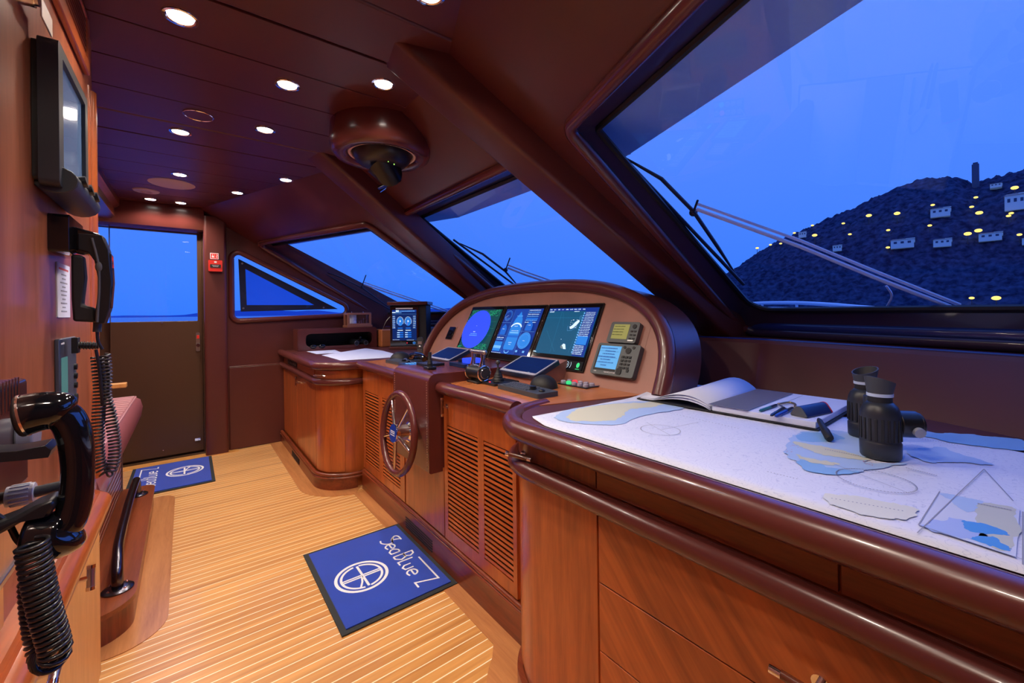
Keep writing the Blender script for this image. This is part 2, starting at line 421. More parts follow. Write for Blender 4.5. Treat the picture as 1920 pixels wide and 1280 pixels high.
# ---- raked windshield: three facets
a_, b_ = .359, .933
TL = math.hypot(1.5, .95)
class Facet:
    def __init__(f, C, Sd, Tp):
        f.C = V(C); f.S = V(Sd).normalized(); f.T = V(Tp).normalized(); f.N = f.S.cross(f.T)
        if f.N.x < 0: f.N = -f.N
        f.M = frame(f.C, f.S, f.T, f.N)
    def st(f, u, v, off=0):
        p = site_pl(u, v, f.C+f.N*off, f.N)-f.C
        return (p.dot(f.S), p.dot(f.T))
FC = Facet((2.3, 1.17, 1.25), (0, 1, 0), (-1.5, 0, .95))
FS = Facet((2.3, 1.17, 1.25), (-a_, -b_, 0), (-1.4, .539, .95))
FP = Facet((2.3, 3.03, 1.25), (-a_, b_, 0), (-1.4, -.539, .95))
D = .085
def windshield(idx, f, outer, hole, glass, hr, gr, trims=True):
    hp = roundpoly(hole, hr, 6); gp = roundpoly(glass, gr, 6)
    mb = MB(f.M, leather_hd); mb.prism(outer, -.0, .03, hole=hp)
    struct('wall_windshield_%d' % idx, mb)
    w = thing('window_%d' % idx, None, None, f.C+f.S*.8+f.T*.6, kind='structure')
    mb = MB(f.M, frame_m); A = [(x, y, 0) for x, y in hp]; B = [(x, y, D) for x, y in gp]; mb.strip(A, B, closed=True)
    B2 = [(x, y, D) for x, y in roundpoly([(p[0]*1.0, p[1]) for p in glass], gr, 6)]
    mb.build('reveal', w)
    sb = mat('sill_sky_tint', (.010, .022, .13), .3, coat=.5)  # leather coloured blue in place of sky reflected along the sill
    s0, s1 = min(p[0] for p in hole), max(p[0] for p in hole)
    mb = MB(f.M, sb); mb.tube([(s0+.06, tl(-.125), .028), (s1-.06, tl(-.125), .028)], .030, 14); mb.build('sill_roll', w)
    mb = MB(f.M, gasket); mb.tube([(x, y, D-.004) for x, y in gp], .014, 8, closed=True); mb.build('gasket', w)
    mb = MB(f.M, GL); mb.flat(gp, D); mb.build('pane', w)
    cut = [p for p in hp]; lo = min(p[1] for p in hp)+.05; i0 = next(i for i in range(len(hp)) if hp[i][1] < lo and hp[(i+1) % len(hp)][1] > hp[i][1]+1e-4 and hp[(i+1) % len(hp)][1] >= lo-.04) if False else None
    side_ = [p for p in hp if p[1] > lo]; k = [i for i in range(len(hp)) if hp[i][1] > lo]
    st = next(i for i in range(len(hp)) if hp[i][1] > lo and hp[i-1][1] <= lo); run = [hp[(st+j) % len(hp)] for j in range(len(k))]
    e0, e1 = hp[st-1], hp[(st+len(k)) % len(hp)]
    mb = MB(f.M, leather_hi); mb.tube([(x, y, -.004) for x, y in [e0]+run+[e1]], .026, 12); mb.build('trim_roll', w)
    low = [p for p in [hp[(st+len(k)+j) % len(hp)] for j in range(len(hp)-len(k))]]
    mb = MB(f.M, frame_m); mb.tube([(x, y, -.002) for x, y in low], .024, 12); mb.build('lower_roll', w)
    return w
tl = lambda t: t*TL
# central (s measured along +y from 1.17)
g = [(.20, tl(-.075)), (1.66, tl(-.075)), (1.66, tl(.665)), (.20, tl(.665))]
h = [(.14, tl(-.13)), (1.72, tl(-.13)), (1.61, tl(.735)), (.25, tl(.735))]
windshield(2, FC, [(-.04, tl(-.18)), (1.90, tl(-.18)), (1.58, tl(1.0)), (.28, tl(1.0))], h, g, .05, .05)
# starboard and port: s runs aft from the mitre
def side(idx, f, send):
    g0 = [f.st(1120, 240, D), f.st(1402, 577, D)] if f is FS else None
    gl = [(.735, tl(.65)), (.36, tl(-.07)), (1.76, tl(-.07)), (2.21, tl(.652))] if f is FP else [(.476, tl(.662)), (.135, tl(-.077)), (1.66, tl(-.082)), (2.10, tl(.665))]
    hl = [(.58, tl(.722)), (.17, tl(-.13)), (1.74, tl(-.13)), (2.14, tl(.722))] if f is FP else [(.49, tl(.718)), (.03, tl(-.13)), (1.72, tl(-.13)), (2.14, tl(.72))]
    so = [(-.04, tl(-.18)), (.28, tl(1.0)), (send[1], tl(1.0)), (send[0], tl(-.18))]
    windshield(idx, f, so, hl, gl, [.06, .08, .08, .06], [.03, .09, .09, .03])
side(1, FS, (2.15, 2.75)); side(3, FP, (1.80, 2.40))
# leather covered mullion beams on the mitres
for i, (c, yb, yt) in enumerate(((0, 1.17, 1.45), (1, 3.03, 2.75))):
    p0, p1 = V((2.3, yb, 1.25)), V((.8, yt, 2.2))
    ex = (p1-p0).normalized(); nn = V((.95*.98, (-.2 if i == 0 else .2)*.95, 1.5)).normalized()
    nn = (nn-ex*nn.dot(ex)).normalized(); ey = nn.cross(ex)
    M_ = frame(p0, ex, ey, nn); L = (p1-p0).length
    mb = MB(M_, leather)
    pr_ = roundpoly([(-.10, -.11), (.10, -.11), (.115, .03), (-.115, .03)], [.022, .022, .005, .005], 4)
    A = [V((-.26, p[0], p[1])) for p in pr_]; B = [V((L+.24, p[0]*.95, p[1])) for p in pr_]
    mb.strip(A, B, closed=True); mb.add(A, [tuple(range(len(A)))]); mb.add(B, [tuple(range(len(B)-1, -1, -1))])
    struct('trim_%d' % (8+i), mb)
# sill shelf and padded dado below the windshield
bot = [(1.40, -.9), (1.60, -.3), (1.78, .11), (1.93, .457), (2.03, .80), (2.06, 1.1), (2.06, 3.1), (2.03, 3.4), (1.93, 3.75), (1.62, 4.66)]
top = [(1.56, -.9), (1.76, -.3), (1.93, .06), (2.06, .44), (2.16, .80), (2.19, 1.15), (2.19, 3.05), (2.16, 3.4), (2.06, 3.77), (1.74, 4.66)]
bs = smooth_path([(x, y, .86) for x, y in bot], 6); ts = smooth_path([(x, y, 1.085) for x, y in top], 6)
mb = MB(mt=leather); mb.strip(bs, ts)
t2 = [p+V((.012, 0, .014)) for p in ts]; t3 = [p+V((.03, 0, .017)) for p in ts]; t4 = [p+V((.7, 0, .017)) for p in ts]
mb.strip(ts, t2); mb.strip(t2, t3); mb.strip(t3, t4)
mb.strip([V((p.x, p.y, 0)) for p in bs], bs)
struct('wall_forward', mb)
mb = MB(mt=mat('sill_sky_tint', (0, 0, 0))) if False else MB(mt=mat('dado_top_sky_tint', (.012, .03, .20), .28, coat=.5)); mb.tube([p+V((.035, 0, .012)) for p in ts], .010, 10); struct('trim_13', mb)  # added tube, blue in place of sky light caught on the dado top
mb = MB(mt=frame_m)
for f, s0, s1 in ((FC, -.03, 1.89), (FS, -.03, 2.15), (FP, -.03, 1.80)):
    mb.add([f.M @ V((s0, tl(-.18), 0)), f.M @ V((s1, tl(-.18), 0)), f.M @ V((s1, tl(-.18), 0))+V((.10, 0, -.14)), f.M @ V((s0, tl(-.18), 0))+V((.10, 0, -.14))], [(0, 1, 2, 3)])
struct('wall_sill', mb)
# outside: overhanging brow above the windshield
brow = mat('brow_paint', (.27, .44, .80), .4)
mb = MB(mt=brow)
for f, s0, s1 in ((FC, .19, 1.67), (FS, .19, 3.0), (FP, .19, 2.6)):
    o = V((f.N.x, f.N.y, 0)).normalized()
    q = [f.M @ V((s0, tl(.74), .05)), f.M @ V((s1, tl(.74), .05))]
    e = (-.1, .1) 
    r_ = [q[0]+o*.50-f.S*.10+V((0, 0, .02)), q[1]+o*.50+(f.S*.10 if f is FC else V((0, 0, 0)))+V((0, 0, .02))]
    mb.hexa([q[0], q[1], r_[1], r_[0]], [p+V((0, 0, .05)) for p in (q[0], q[1], r_[1], r_[0])])
mb.build('overhang', label='pale painted roof overhang seen through the top of the windshield', cat='roof')
# ================================================================== FURNITURE
def path_wall(pts, z0, z1, mt, name, parent, th=.02, **k):
    "curved panel: extrude a plan polyline vertically, thickened to the right hand side"
    P = [V((x, y)) for x, y in pts]; n = len(P); off = []
    for i in range(n):
        a = P[max(i-1, 0)]; b = P[min(i+1, n-1)]; d = (b-a).normalized(); off.append(P[i]+V((d.y, -d.x))*th)
    mb = MB(mt=mt); mb.prism([tuple(p) for p in P]+[tuple(p) for p in reversed(off)], z0, z1); return mb.build(name, parent, **k)
def tbar(name, parent, p, along, out, L=.085, r=.0065, st=.03, cm=None):
    "T handle: chrome tipped brown bar on one stem"
    p, al, ou = V(p), V(along).normalized(), V(out).normalized()
    c = p+ou*st; mb = MB(mt=cm or mat('handle_wood', (.12, .03, .015), .25, coat=.4)); mb.cyl(c-al*L*.36, c+al*L*.36, r, 14)
    mb.use(chrome); mb.cyl(c-al*L*.5, c-al*L*.36, r*1.12, 14); mb.cyl(c+al*L*.36, c+al*L*.5, r*1.12, 14)
    mb.cyl(p, c, r*.75, 12); mb.cyl(p, p+ou*.005, r*1.8, 16)
    return mb.build(name, parent)
# ---- chart table cabinet (near, right)
ct = thing('chart_table', 'large cherry chart table with rounded leather nosing under the paper sea chart', 'table', (1.4, .2, 0))
body_path = [(.84, -.88)]+[(.84, .99)]+arc(1.04, .99, .2, 180, 90, 14)[1:]+[(1.12, 1.19)]
mb = MB(mt=cherry)
mb.prism([(.846, -.88)]+[(.846, .99)]+arc(1.04, .99, .194, 180, 90, 14)[1:]+[(1.30, 1.184), (1.30, -.88)], .0, .865); mb.build('body', ct)
path_wall([(.84, .737)]+[(.84, .99)]+arc(1.04, .99, .2, 180, 90, 14)[1:]+[(1.12, 1.19)], .09, .735, cherry, 'corner_panel', ct, th=.012, bevel=.001)
base = [(.825, -.88), (.825, .99)]+arc(1.04, .99, .215, 180, 90, 14)[1:]+[(1.10, 1.205)]
path_wall(base, 0, .06, cherry_dky, 'base_moulding', ct, th=.02, bevel=.006)
mb = MB(mt=leather); mb.prism([(.85, -.88), (.85, .99)]+arc(1.04, .99, .19, 180, 90, 10)[1:]+[(1.56, 1.06), (1.62, .96), (2.02, .84), (1.98, .60), (1.93, .457), (1.78, .11), (1.60, -.3), (1.40, -.88)], .865, .897)
mb.build('top', ct)
nose = [(.818, y) for y in (-.88, -.5, 0, .4, .7, .9)]+arc(1.04, .99, .222, 180, 92, 12)+[(1.10, 1.222)]
mb = MB(mt=leather_hi); mb.tube([(x, y, .878) for x, y in nose], .036, 16, flat=.92); mb.build('nosing', ct)
rail = [(.826, y) for y in (-.88, -.5, 0, .4, .7, .9)]+arc(1.04, .99, .214, 180, 92, 12)+[(1.10, 1.204)]
mb = MB(mt=leather_hi); mb.tube([(x, y, .757) for x, y in rail], .027, 14); mb.build('rail', ct)
# fascia drawers between nosing and rail
dr = path_wall([(.838, .737)]+[(.838, .99)]+arc(1.04, .99, .202, 180, 120, 10)[1:], .785, .845, cherry_dk, 'corner_drawer', ct, th=.012, bevel=.001)
tbar('handle', dr, (.84+.012, .93, .80)if False else (.846, 1.04, .795), (-.25, 1, 0), (-1, -.2, 0), .10, .007, .03)
for (y0, y1) in ((.22, .733), (-.3, .216)):
    mb = MB(mt=cherry_dky); mb.box((.842, (y0+y1)/2, .815), (.01, y1-y0, .06)); mb.build('fascia_panel', ct, bevel=.001)
for (z0, z1) in ((.548, .735), (.371, .545), (.19, .368)):
    mb = MB(mt=cherry_d); mb.box((.842, .235, (z0+z1)/2), (.012, .985, z1-z0)); d = mb.build('drawer', ct, bevel=.0015)
    tbar('handle', d, (.836, .245, (z0+z1)/2+ (-.02 if z0 > .5 else 0)), (0, 1, 0), (-1, 0, 0), .13, .0075, .035)
# ---- helm console (middle)
hc = thing('helm_console', 'long cherry helm console with louvred doors and leather edge below the instrument hood', 'console', (1.25, 2.1, 0))
mb = MB(mt=cherry); mb.box((1.15, 2.13, .45), (.31, 1.82, .82)); mb.build('body', hc)
mb = MB(mt=cherry_dky); mb.box((.9875, 2.13, .06), (.035, 1.82, .12)); mb.build('plinth', hc)
mb = MB(mt=cherry_dky)
for z, x, r in ((.135, .983, .011), (.118, .978, .008)): mb.tube([(x, 1.22, z), (x, 3.03, z)], r, 10)
mb.build('base_moulding', hc)
mb = MB(mt=blackm)
for k in range(5): mb.box((.969, 2.11, .035+.013*k), (.003, .33, .006))
mb.build('toe_grille', hc)
def louver_door(name, y0, y1, cols, handle=None):
    mb = MB(frame((.995, 0, 0), (0, 1, 0), (0, 0, 1), (1, 0, 0)), cherry)
    # frame of stiles and rails round the louvre columns
    e = sorted(cols); z0, z1, a, b = .15, .862, .205, .708
    mb.prism([(y0, z0), (y1, z0), (y1, a), (y0, a)], -.012, .0); mb.prism([(y0, b), (y1, b), (y1, z1), (y0, z1)], -.012, .0)
    xs = [y0]+[q for c in e for q in c]+[y1]
    for i in range(0, len(xs), 2): mb.prism([(xs[i], a), (xs[i+1], a), (xs[i+1], b), (xs[i], b)], -.012, .0)
    o = mb.build(name, hc)
    for c in e:
        mb = MB(mt=cherry_y); mb.use(blackm); mb.box((.9945, (c[0]+c[1])/2, (a+b)/2), (.001, c[1]-c[0], b-a)); mb.use(cherry_y)
        n = 24
        for k in range(n):
            z = a+(b-a)*(k+.5)/n
            mb.box((0, 0, 0), (.007, c[1]-c[0]-.001, .0104), T((.9875, (c[0]+c[1])/2, z)) @ Mx.Rotation(R(12), 4, 'Y'))
        mb.build('louvre', o)
    if handle: tbar('handle', o, handle, (0, 0, 1), (-1, 0, 0), .09, .0065, .03)
    return o
louver_door('louvre_door', 1.262, 1.832, ((1.285, 1.485), (1.53, 1.80)), (.983, 1.795, .80))
louver_door('louvre_door', 2.318, 3.04, ((2.38, 2.66), (2.73, 2.99)))
mb = MB(mt=cherry); mb.box((.989, 2.07, .32), (.012, .46, .335)); mb.build('lower_panel', hc, bevel=.001)
mb = MB(mt=cherry_x); mb.prism([(.985, 1.20), (1.60, 1.02), (1.60, 3.2), (1.40, 3.2), (1.1, 3.12), (.985, 3.09)], .865, .90); mb.build('top', hc)
for y0, y1 in ((1.245, 1.84), (2.29, 3.07)):
    mb = MB(mt=leather_hi); mb.tube([(.975, y0, .884), (.975, y1, .884)], .033, 16, flat=.9); mb.build('nosing', hc)
# stitched leather pedestal carrying the wheel
ped = MB(mt=leather_hi); PF = frame((0, 0, 0), (1, 0, 0), (0, 0, 1), (0, -1, 0))
ped.prism(roundpoly([(.91, .47), (.91, .953), (.996, .953), (.996, .47)], [.012, .04, .004, .004], 5), -2.285, -1.85, PF)
ped.build('pedestal', hc, bevel=.012, seg=3)
ped = MB(mt=leather_hi); ped.prism([(.955, .9522), (1.62, .9522), (1.62, .85), (.955, .85)], -2.284, -1.851, PF)
ped.build('pedestal_top', hc, bevel=.012, seg=3)
for y in (1.868, 2.267):
    mb = MB(mt=mat('stitching', (.45, .28, .2), .8))
    for k in range(34): mb.box((.9092, y, .50+k*.0125), (.0016, .0015, .007))
    mb.build('stitching', hc)
# instrument hood (arch) -------------------------------------------------
DM = frame((1.49, 2.02, .90), (0, -1, 0), (.447, 0, .894))      # local: x = right, y = up the face, z = toward the helmsman
def arch(w, h, n=2.7, k=40, base=0):
    pts = []
    for i in range(k+1):
        t = pi*i/k; c, s_ = cos(t), sin(t)
        pts.append((w*math.copysign(abs(c)**(2/n), c), base+h*abs(s_)**(2/n)))
    return pts
hood = thing('instrument_hood', 'arched instrument hood with padded leather rim and burl veneer face on the helm console', 'console', (1.6, 2.02, .9))
mb = MB(DM, burl); mb.prism(arch(1.045, .545), -.02, 0); mb.build('face', hood)
mb = MB(DM, leather_hi); rim = arch(1.06, .562); mb.tube([(x, y, .012) for x, y in rim], .036, 14, flat=1); mb.build('rim', hood)
mb = MB(mt=leather)
o0 = [DM @ V((x, y, -.005)) for x, y in arch(1.09, .585)]
o1 = [V((p.x+.22, 2.02+(p.y-2.02)*.99, .90+(p.z-.90)*.97)) for p in o0]
o2 = [V((p.x+.30, 2.02+(p.y-2.02)*.9, .90+(p.z-.90)*.80)) for p in o0]
mb.strip(o0, o1); mb.strip(o1, o2); mb.add(o2, [tuple(range(len(o2)))]); mb.build('cover', hood)
# ---- emissive colours for displays
def E_(n, c, s=1.0): return emi('glow_'+n, c, s)
navy = E_('navy', (.004, .03, .26)); deep = E_('deep', (.003, .018, .12)); blue = E_('blue', (.01, .13, .62)); mid = E_('mid', (.02, .22, .75))
wht = E_('white', (.65, .82, 1.0), 1.1); ltb = E_('light_blue', (.16, .45, .95), 1.1); teal = E_('teal', (.005, .085, .19)); teal2 = E_('teal_light', (.02, .22, .42))
grn = E_('green', (.02, .38, .17)); dgrn = E_('dark_green', (.004, .055, .06)); vio = E_('violet', (.03, .075, 1.0), 1.1); amber = E_('amber', (.30, .27, .08)); redl = E_('red', (.9, .05, .08)); grnl = E_('green_lamp', (.05, .75, .25))
bk = emi('glow_black', (.0005, .001, .004), 1)
class Scr:
    "screen artwork on local frame m, size w x h, laid a hair above the glass"
    def __init__(s, m, w, h, base=navy):
        s.mb = MB(m); s.w, s.h, s.z = w, h, .0006; s.mb.use(base); s.mb.flat([(0, 0), (w, 0), (w, h), (0, h)], 0)
    def P(s, x, y): return (x*s.w, y*s.h)
    def up(s): s.z += .00005
    def rect(s, x, y, w, h, m): s.up(); s.mb.use(m).flat([s.P(x, y), s.P(x+w, y), s.P(x+w, y+h), s.P(x, y+h)], s.z)
    def poly(s, pts, m): s.up(); s.mb.use(m).flat([s.P(*p) for p in pts], s.z)
    def line(s, pts, wd, m, closed=False): s.up(); s.mb.use(m).stroke([s.P(*p) for p in pts], wd, s.z, closed=closed)
    def ell(s, x, y, rx, ry, m, n=28): s.poly([(x+rx*cos(2*pi*i/n), y+ry*sin(2*pi*i/n)) for i in range(n)], m)
    def ring(s, x, y, rx, ry, wd, m, a0=0, a1=360, n=30):
        full = a1-a0 >= 360
        s.line([(x+rx*cos(R(a0+(a1-a0)*i/n)), y+ry*sin(R(a0+(a1-a0)*i/n))) for i in range(n+(0 if full else 1))], wd, m, closed=full)
    def text(s, x, y, w, m, h=.018, n=None, seed=0):
        "small unreadable lettering: a row of short dashes"
        r = random.Random(seed+int(x*991+y*877)); q = x
        while q < x+w:
            l = r.uniform(.006, .022)
            if q+l > x+w: break
            s.rect(q, y, l, h*(r.uniform(.7, 1)), m); q += l+r.uniform(.004, .010)
    def boat(s, x, y, w, h, m):
        s.poly([(x-w/2, y), (x-w/2*.85, y-h*.06), (x+w/2*.85, y-h*.06), (x+w/2, y), (x+w/2, y+h*.5), (x+w*.33, y+h*.78), (x, y+h), (x-w*.33, y+h*.78), (x-w/2, y+h*.5)], m)
    def build(s, parent): return s.mb.build('screen', parent, recalc=False, smooth=False)
def display(y1, y0, b0, b1, label, art, base, foot=.02):
    m = DM @ T((2.02-y1, b0, 0)); w, h = y1-y0, b1-b0
    t = thing('chart_display', label, 'monitor', m @ T((w/2, 0, 0)), 'flush displays in the instrument hood')
    mb = MB(m, blackg); mb.prism(roundpoly([(0, 0), (w, 0), (w, h), (0, h)], .004, 2), .0, .009); bz = mb.build('bezel', t, bevel=.0015)
    mb = MB(m, mat('bezel_edge', (.10, .085, .05), .5)); mb.tube([(x, y, .0085) for x, y in ((.004, .004), (w-.004, .004), (w-.004, h-.004), (.004, h-.004))], .0010, 6, closed=True); mb.build('edge_trim', bz)
    s = Scr(m @ T((.022, foot+.022, .0098)), w-.044, h-foot-.048, base); art(s); s.build(t)
    return t
def art_radar(s):
    rr = random.Random(3); s.rect(0, 0, 1, 1, dgrn)
    for (x0, y0, x1, y1, n) in ((0, .86, .22, 1, 34), (.62, .82, 1, 1, 90), (0, 0, .16, .10, 22), (.58, 0, 1, .17, 90), (.0, .6, .08, .86, 12)):
        for _ in range(n):
            x, y = rr.uniform(x0, x1-.03), rr.uniform(y0, y1-.02); s.rect(x, y, rr.uniform(.01, .035), .009, grn)
    for y in (.36, .52, .68): s.line([(.78, y), (1, y)], .0008, grn)
    s.ell(.43, .49, .43, .47, vio, 48)
    for i in range(56):
        a = 2*pi*i/56; s.rect(.43+.44*cos(a)-.004, .49+.482*sin(a)-.003, .009, .008, ltb)
    s.rect(.43, .56, .012, .012, wht); s.text(.40, .41, .06, wht, .02); s.text(.33, .36, .22, ltb, .018); s.text(.31, .32, .26, ltb, .018)
def art_mon(s):
    s.rect(0, 0, 1, 1, navy); s.rect(.27, .0, .36, 1, E_('navy_b', (.006, .05, .36)))
    for x in (.26, .64): s.line([(x, .02), (x, .98)], .0009, ltb)
    s.boat(.45, .14, .30, .80, mid); s.rect(.30, .36, .30, .05, blue); s.rect(.33, .45, .24, .03, ltb)
    s.ring(.45, .55, .15, .12, .010, wht, 20, 160); s.text(.37, .83, .17, ltb, .015); s.text(.40, .60, .1, wht); s.text(.36, .50, .2, wht, .012); s.text(.40, .24, .1, wht, .014); s.text(.42, .20, .06, wht, .012)
    s.ring(.12, .85, .10, .11, .0012, ltb); s.ring(.12, .85, .08, .09, .004, blue, 200, 500); s.line([(.12, .85), (.05, .80)], .0015, wht); s.ring(.12, .755, .05, .035, .001, ltb)
    s.line([(0, .68), (.26, .68)], .0009, ltb); s.boat(.13, .42, .16, .23, blue); s.text(.09, .53, .07, wht, .014); s.line([(0, .39), (.26, .39)], .0009, ltb)
    s.text(.02, .33, .22, wht, .02); s.text(.02, .29, .2, ltb, .016); s.rect(.02, .04, .22, .21, mid); s.rect(.02, .10, .22, .06, ltb); s.text(.02, .0, .28, wht, .012)
    for k in range(7): s.text(.67, .95-.045*k, .30, (wht, ltb)[k % 2], .018, seed=k)
    s.rect(.67, .74, .3, .05, blue); s.boat(.82, .52, .17, .21, blue); s.text(.78, .62, .08, wht, .014); s.line([(.64, .49), (1, .49)], .0009, ltb)
    s.ell(.82, .30, .15, .17, mid); s.ring(.82, .30, .15, .17, .0013, ltb); s.ring(.82, .30, .12, .135, .0008, ltb); s.text(.79, .29, .07, wht, .014)
    s.rect(.70, .05, .05, .04, ltb); s.rect(.88, .05, .05, .04, ltb); s.ring(.46, .06, .06, .05, .006, ltb, 180, 360)
def art_chart(s):
    rr = random.Random(5); s.rect(0, 0, 1, 1, teal); s.rect(0, .93, 1, .07, navy)
    for k in range(9): s.text(.02+.085*k, .955, .06, wht, .022, seed=k)
    s.text(.03, .90, .1, wht, .03); s.text(.55, .91, .1, wht, .018)
    s.line([(.0, .78), (.74, .78)], .0009, teal2); s.line([(.30, .93), (.33, .02)], .0009, teal2); s.line([(.10, .5), (.42, .05)], .0008, teal2)
    s.line([(.33, .90), (.42, .60)], .0006, teal2)
    s.poly([(.60, .62), (.56, .58), (.58, .54), (.62, .55), (.68, .62), (.72, .70), (.70, .74), (.65, .70)], wht)
    for _ in range(26): s.rect(rr.uniform(.55, .70), rr.uniform(.54, .74), .012, .008, wht)
    s.line([(.52, .60), (.54, .50), (.62, .51), (.70, .60)], .0009, ltb); s.line([(.71, .74), (.70, .81), (.735, .82), (.74, .72)], .0009, ltb)
    s.ell(.56, .17, .05, .045, E_('wreck_glow', (.16, .22, .25))); s.poly([(.53, .19), (.55, .23), (.59, .22), (.61, .17), (.63, .12), (.58, .12), (.56, .16)], wht); s.rect(.47, .31, .015, .01, wht)
    s.line([(.76, .72), (.70, .05)], .0008, teal2)
    s.rect(.78, 0, .22, .93, navy)
    for k in range(17): s.rect(.755, .06+.05*k, .022, .028, ltb)
    for k in range(15): s.text(.80, .88-.035*k, .18, wht, .014, seed=k+20)
    s.rect(.80, .22, .19, .17, mid)
    for k in range(6): s.text(.80, .19-.033*k, .18, wht, .016, seed=k+50)
    s.poly([(.0, .0), (.08, .0), (.05, .02), (.01, .02)], wht)
b1_ = .434
display(2.650, 2.238, .06, b1_, 'left display with a round violet radar picture on green in the instrument hood', art_radar, dgrn)
display(2.228, 1.825, .06, b1_, 'middle display with blue yacht outlines and dials in the instrument hood', art_mon, navy)
ds = display(1.815, 1.400, .055, b1_, 'right display with a teal sea chart and white wreck shape in the instrument hood', art_chart, teal, .055)
s = Scr(DM @ T((2.02-1.815+.26, .055+.008, .0098)), .14, .045, bk)
s.ring(.25, .5, .10, .35, .002, wht); s.ring(.25, .5, .04, .15, .002, wht); s.ring(.1, .5, .06, .35, .002, wht, 110, 250); s.ring(.4, .5, .06, .35, .002, wht, -70, 70); s.ell(.80, .55, .075, .30, grnl); s.text(.72, .05, .2, grnl, .1); s.build(ds)
# GPS units right of the displays
def unit(y1, y0, z0, z1, name, label, cat, dep):
    b0, b1 = (z0-.9)/.894, (z1-.9)/.894; m = DM @ T((2.02-y1, b0, 0)); w, h = y1-y0, b1-b0
    t = thing(name, label, cat, m @ T((w/2, 0, 0)))
    mb = MB(m, mat('unit_grey', (.075, .088, .095), .42)); mb.prism(roundpoly([(0, 0), (w, 0), (w, h), (0, h)], .012, 4), 0.001, dep); hs = mb.build('housing', t, bevel=.004)
    return hs, m, w, h
t, m, w, h = unit(1.300, 1.138, 1.092, 1.186, 'navtex_receiver', 'small grey receiver with a yellow-green screen, above the larger grey unit', 'receiver', .028)
s = Scr(m @ T((.022, .018, .0295)), w*.55, h*.70, amber)
for k in range(4): s.text(.06, .82-.2*k, .7, bk, .06, seed=k)
s.build(t.parent)
mb = MB(m, blackm)
mb.cyl((w*.85, h*.78, .028), (w*.85, h*.78, .031), .011, 16)
for k in range(6): mb.box((w*.80+(k % 2)*.018, h*.55-(k//2)*.018, .029), (.012, .007, .003))
mb.use(steel).box((w*.83, h*.12, .029), (.03, .006, .002)); mb.build('keypad', t)
mb = MB(DM, burl); mb.prism([(2.02-1.325, .205), (2.02-1.10, .205), (2.02-1.10, .328), (2.02-1.325, .328)], .0, .001); mb.build('mounting_plate', hood)
t, m, w, h = unit(1.338, 1.100, .948, 1.086, 'gps_navigator', 'larger grey navigator with light blue screen and number keypad, right end of the hood', 'navigator', .030)
s = Scr(m @ T((.022, .030, .0315)), w*.50, h*.72, E_('lcd_blue', (.13, .42, .80)))
for k, (x, ww) in enumerate(((.05, .8), (.3, .5), (.2, .6), (.05, .85), (.2, .5), (.05, .85), (.3, .3))): s.text(x, .86-.13*k, ww, navy, .055, seed=k)
s.line([(0, .45), (1, .45)], .001, navy); s.line([(0, .72), (1, .72)], .001, navy); s.build(t.parent)
mb = MB(m, blackm); mb.cyl((w*.76, h*.80, .030), (w*.76, h*.80, .034), .014, 18)
for k in range(12): mb.box((w*.68+(k % 3)*.019, h*.60-(k//3)*.017, .0315), (.013, .010, .004))
for k in range(2): mb.cyl((w*(.66+.2*k), h*.90, .030), (w*(.66+.2*k), h*.90, .033), .007, 12)
mb.prism(roundpoly([(w*.62, h*.06), (w*.73, h*.06), (w*.73, h*.24), (w*.62, h*.24)], .006), .030, .034); mb.box((w*.86, h*.2, .0315), (.012, .012, .004)); mb.build('keypad', t)
mb = MB(m, blackm); mb.prism([(.012, .020), (w*.58, .020), (w*.58, h-.012), (.012, h-.012)], .030, .0308); mb.build('screen_surround', t)
def text(name, s, size, m, mt, parent=None, ext=.0004, **k):
    c = bpy.data.curves.new(name, 'FONT'); c.body = s; c.size = size; c.extrude = ext; c.align_x = 'CENTER'; c.align_y = 'CENTER'
    o = bpy.data.objects.new(name, c); COL.objects.link(o)
    dg = bpy.context.evaluated_depsgraph_get(); me = bpy.data.meshes.new_from_object(o.evaluated_get(dg)); bpy.data.objects.remove(o)
    o = bpy.data.objects.new(name, me); COL.objects.link(o); me.materials.clear(); me.materials.append(mt)
    if parent: o.parent = parent; o.matrix_local = WM[parent.name].inverted() @ m
    else: o.matrix_world = m
    WM[o.name] = m; return tag(o, **k)
text('lettering', 'NAVIGATOR', .011, m @ T((w*.47, .013, .0312)), white, t)
text('lettering', 'GPS', .009, m @ T((w*.12, .013, .0312)), white, t)
# rocker switch on the left of the hood
m = DM @ T((2.02-2.86, .165, 0)); t = thing('switch_panel', 'small black switch panel on the left of the burl hood face', 'switch', m)
mb = MB(m, burl); mb.prism([(-.008, -.006), (.095, -.006), (.095, .108), (-.008, .108)], 0, .003); mb.build('backing_plate', t)
mb = MB(m, blackg); mb.prism(roundpoly([(0, 0), (.085, 0), (.085, .10), (0, .10)], .006), .003, .012); mb.build('plate', t, bevel=.002)
mb = MB(m, darksteel); mb.box((.042, .08, .0135), (.06, .014, .003)); mb.cyl((.03, .045, .012), (.03, .045, .020), .008); mb.cyl((.058, .045, .012), (.058, .045, .020), .008); mb.box((.042, .018, .0135), (.05, .006, .003)); mb.build('button', t)

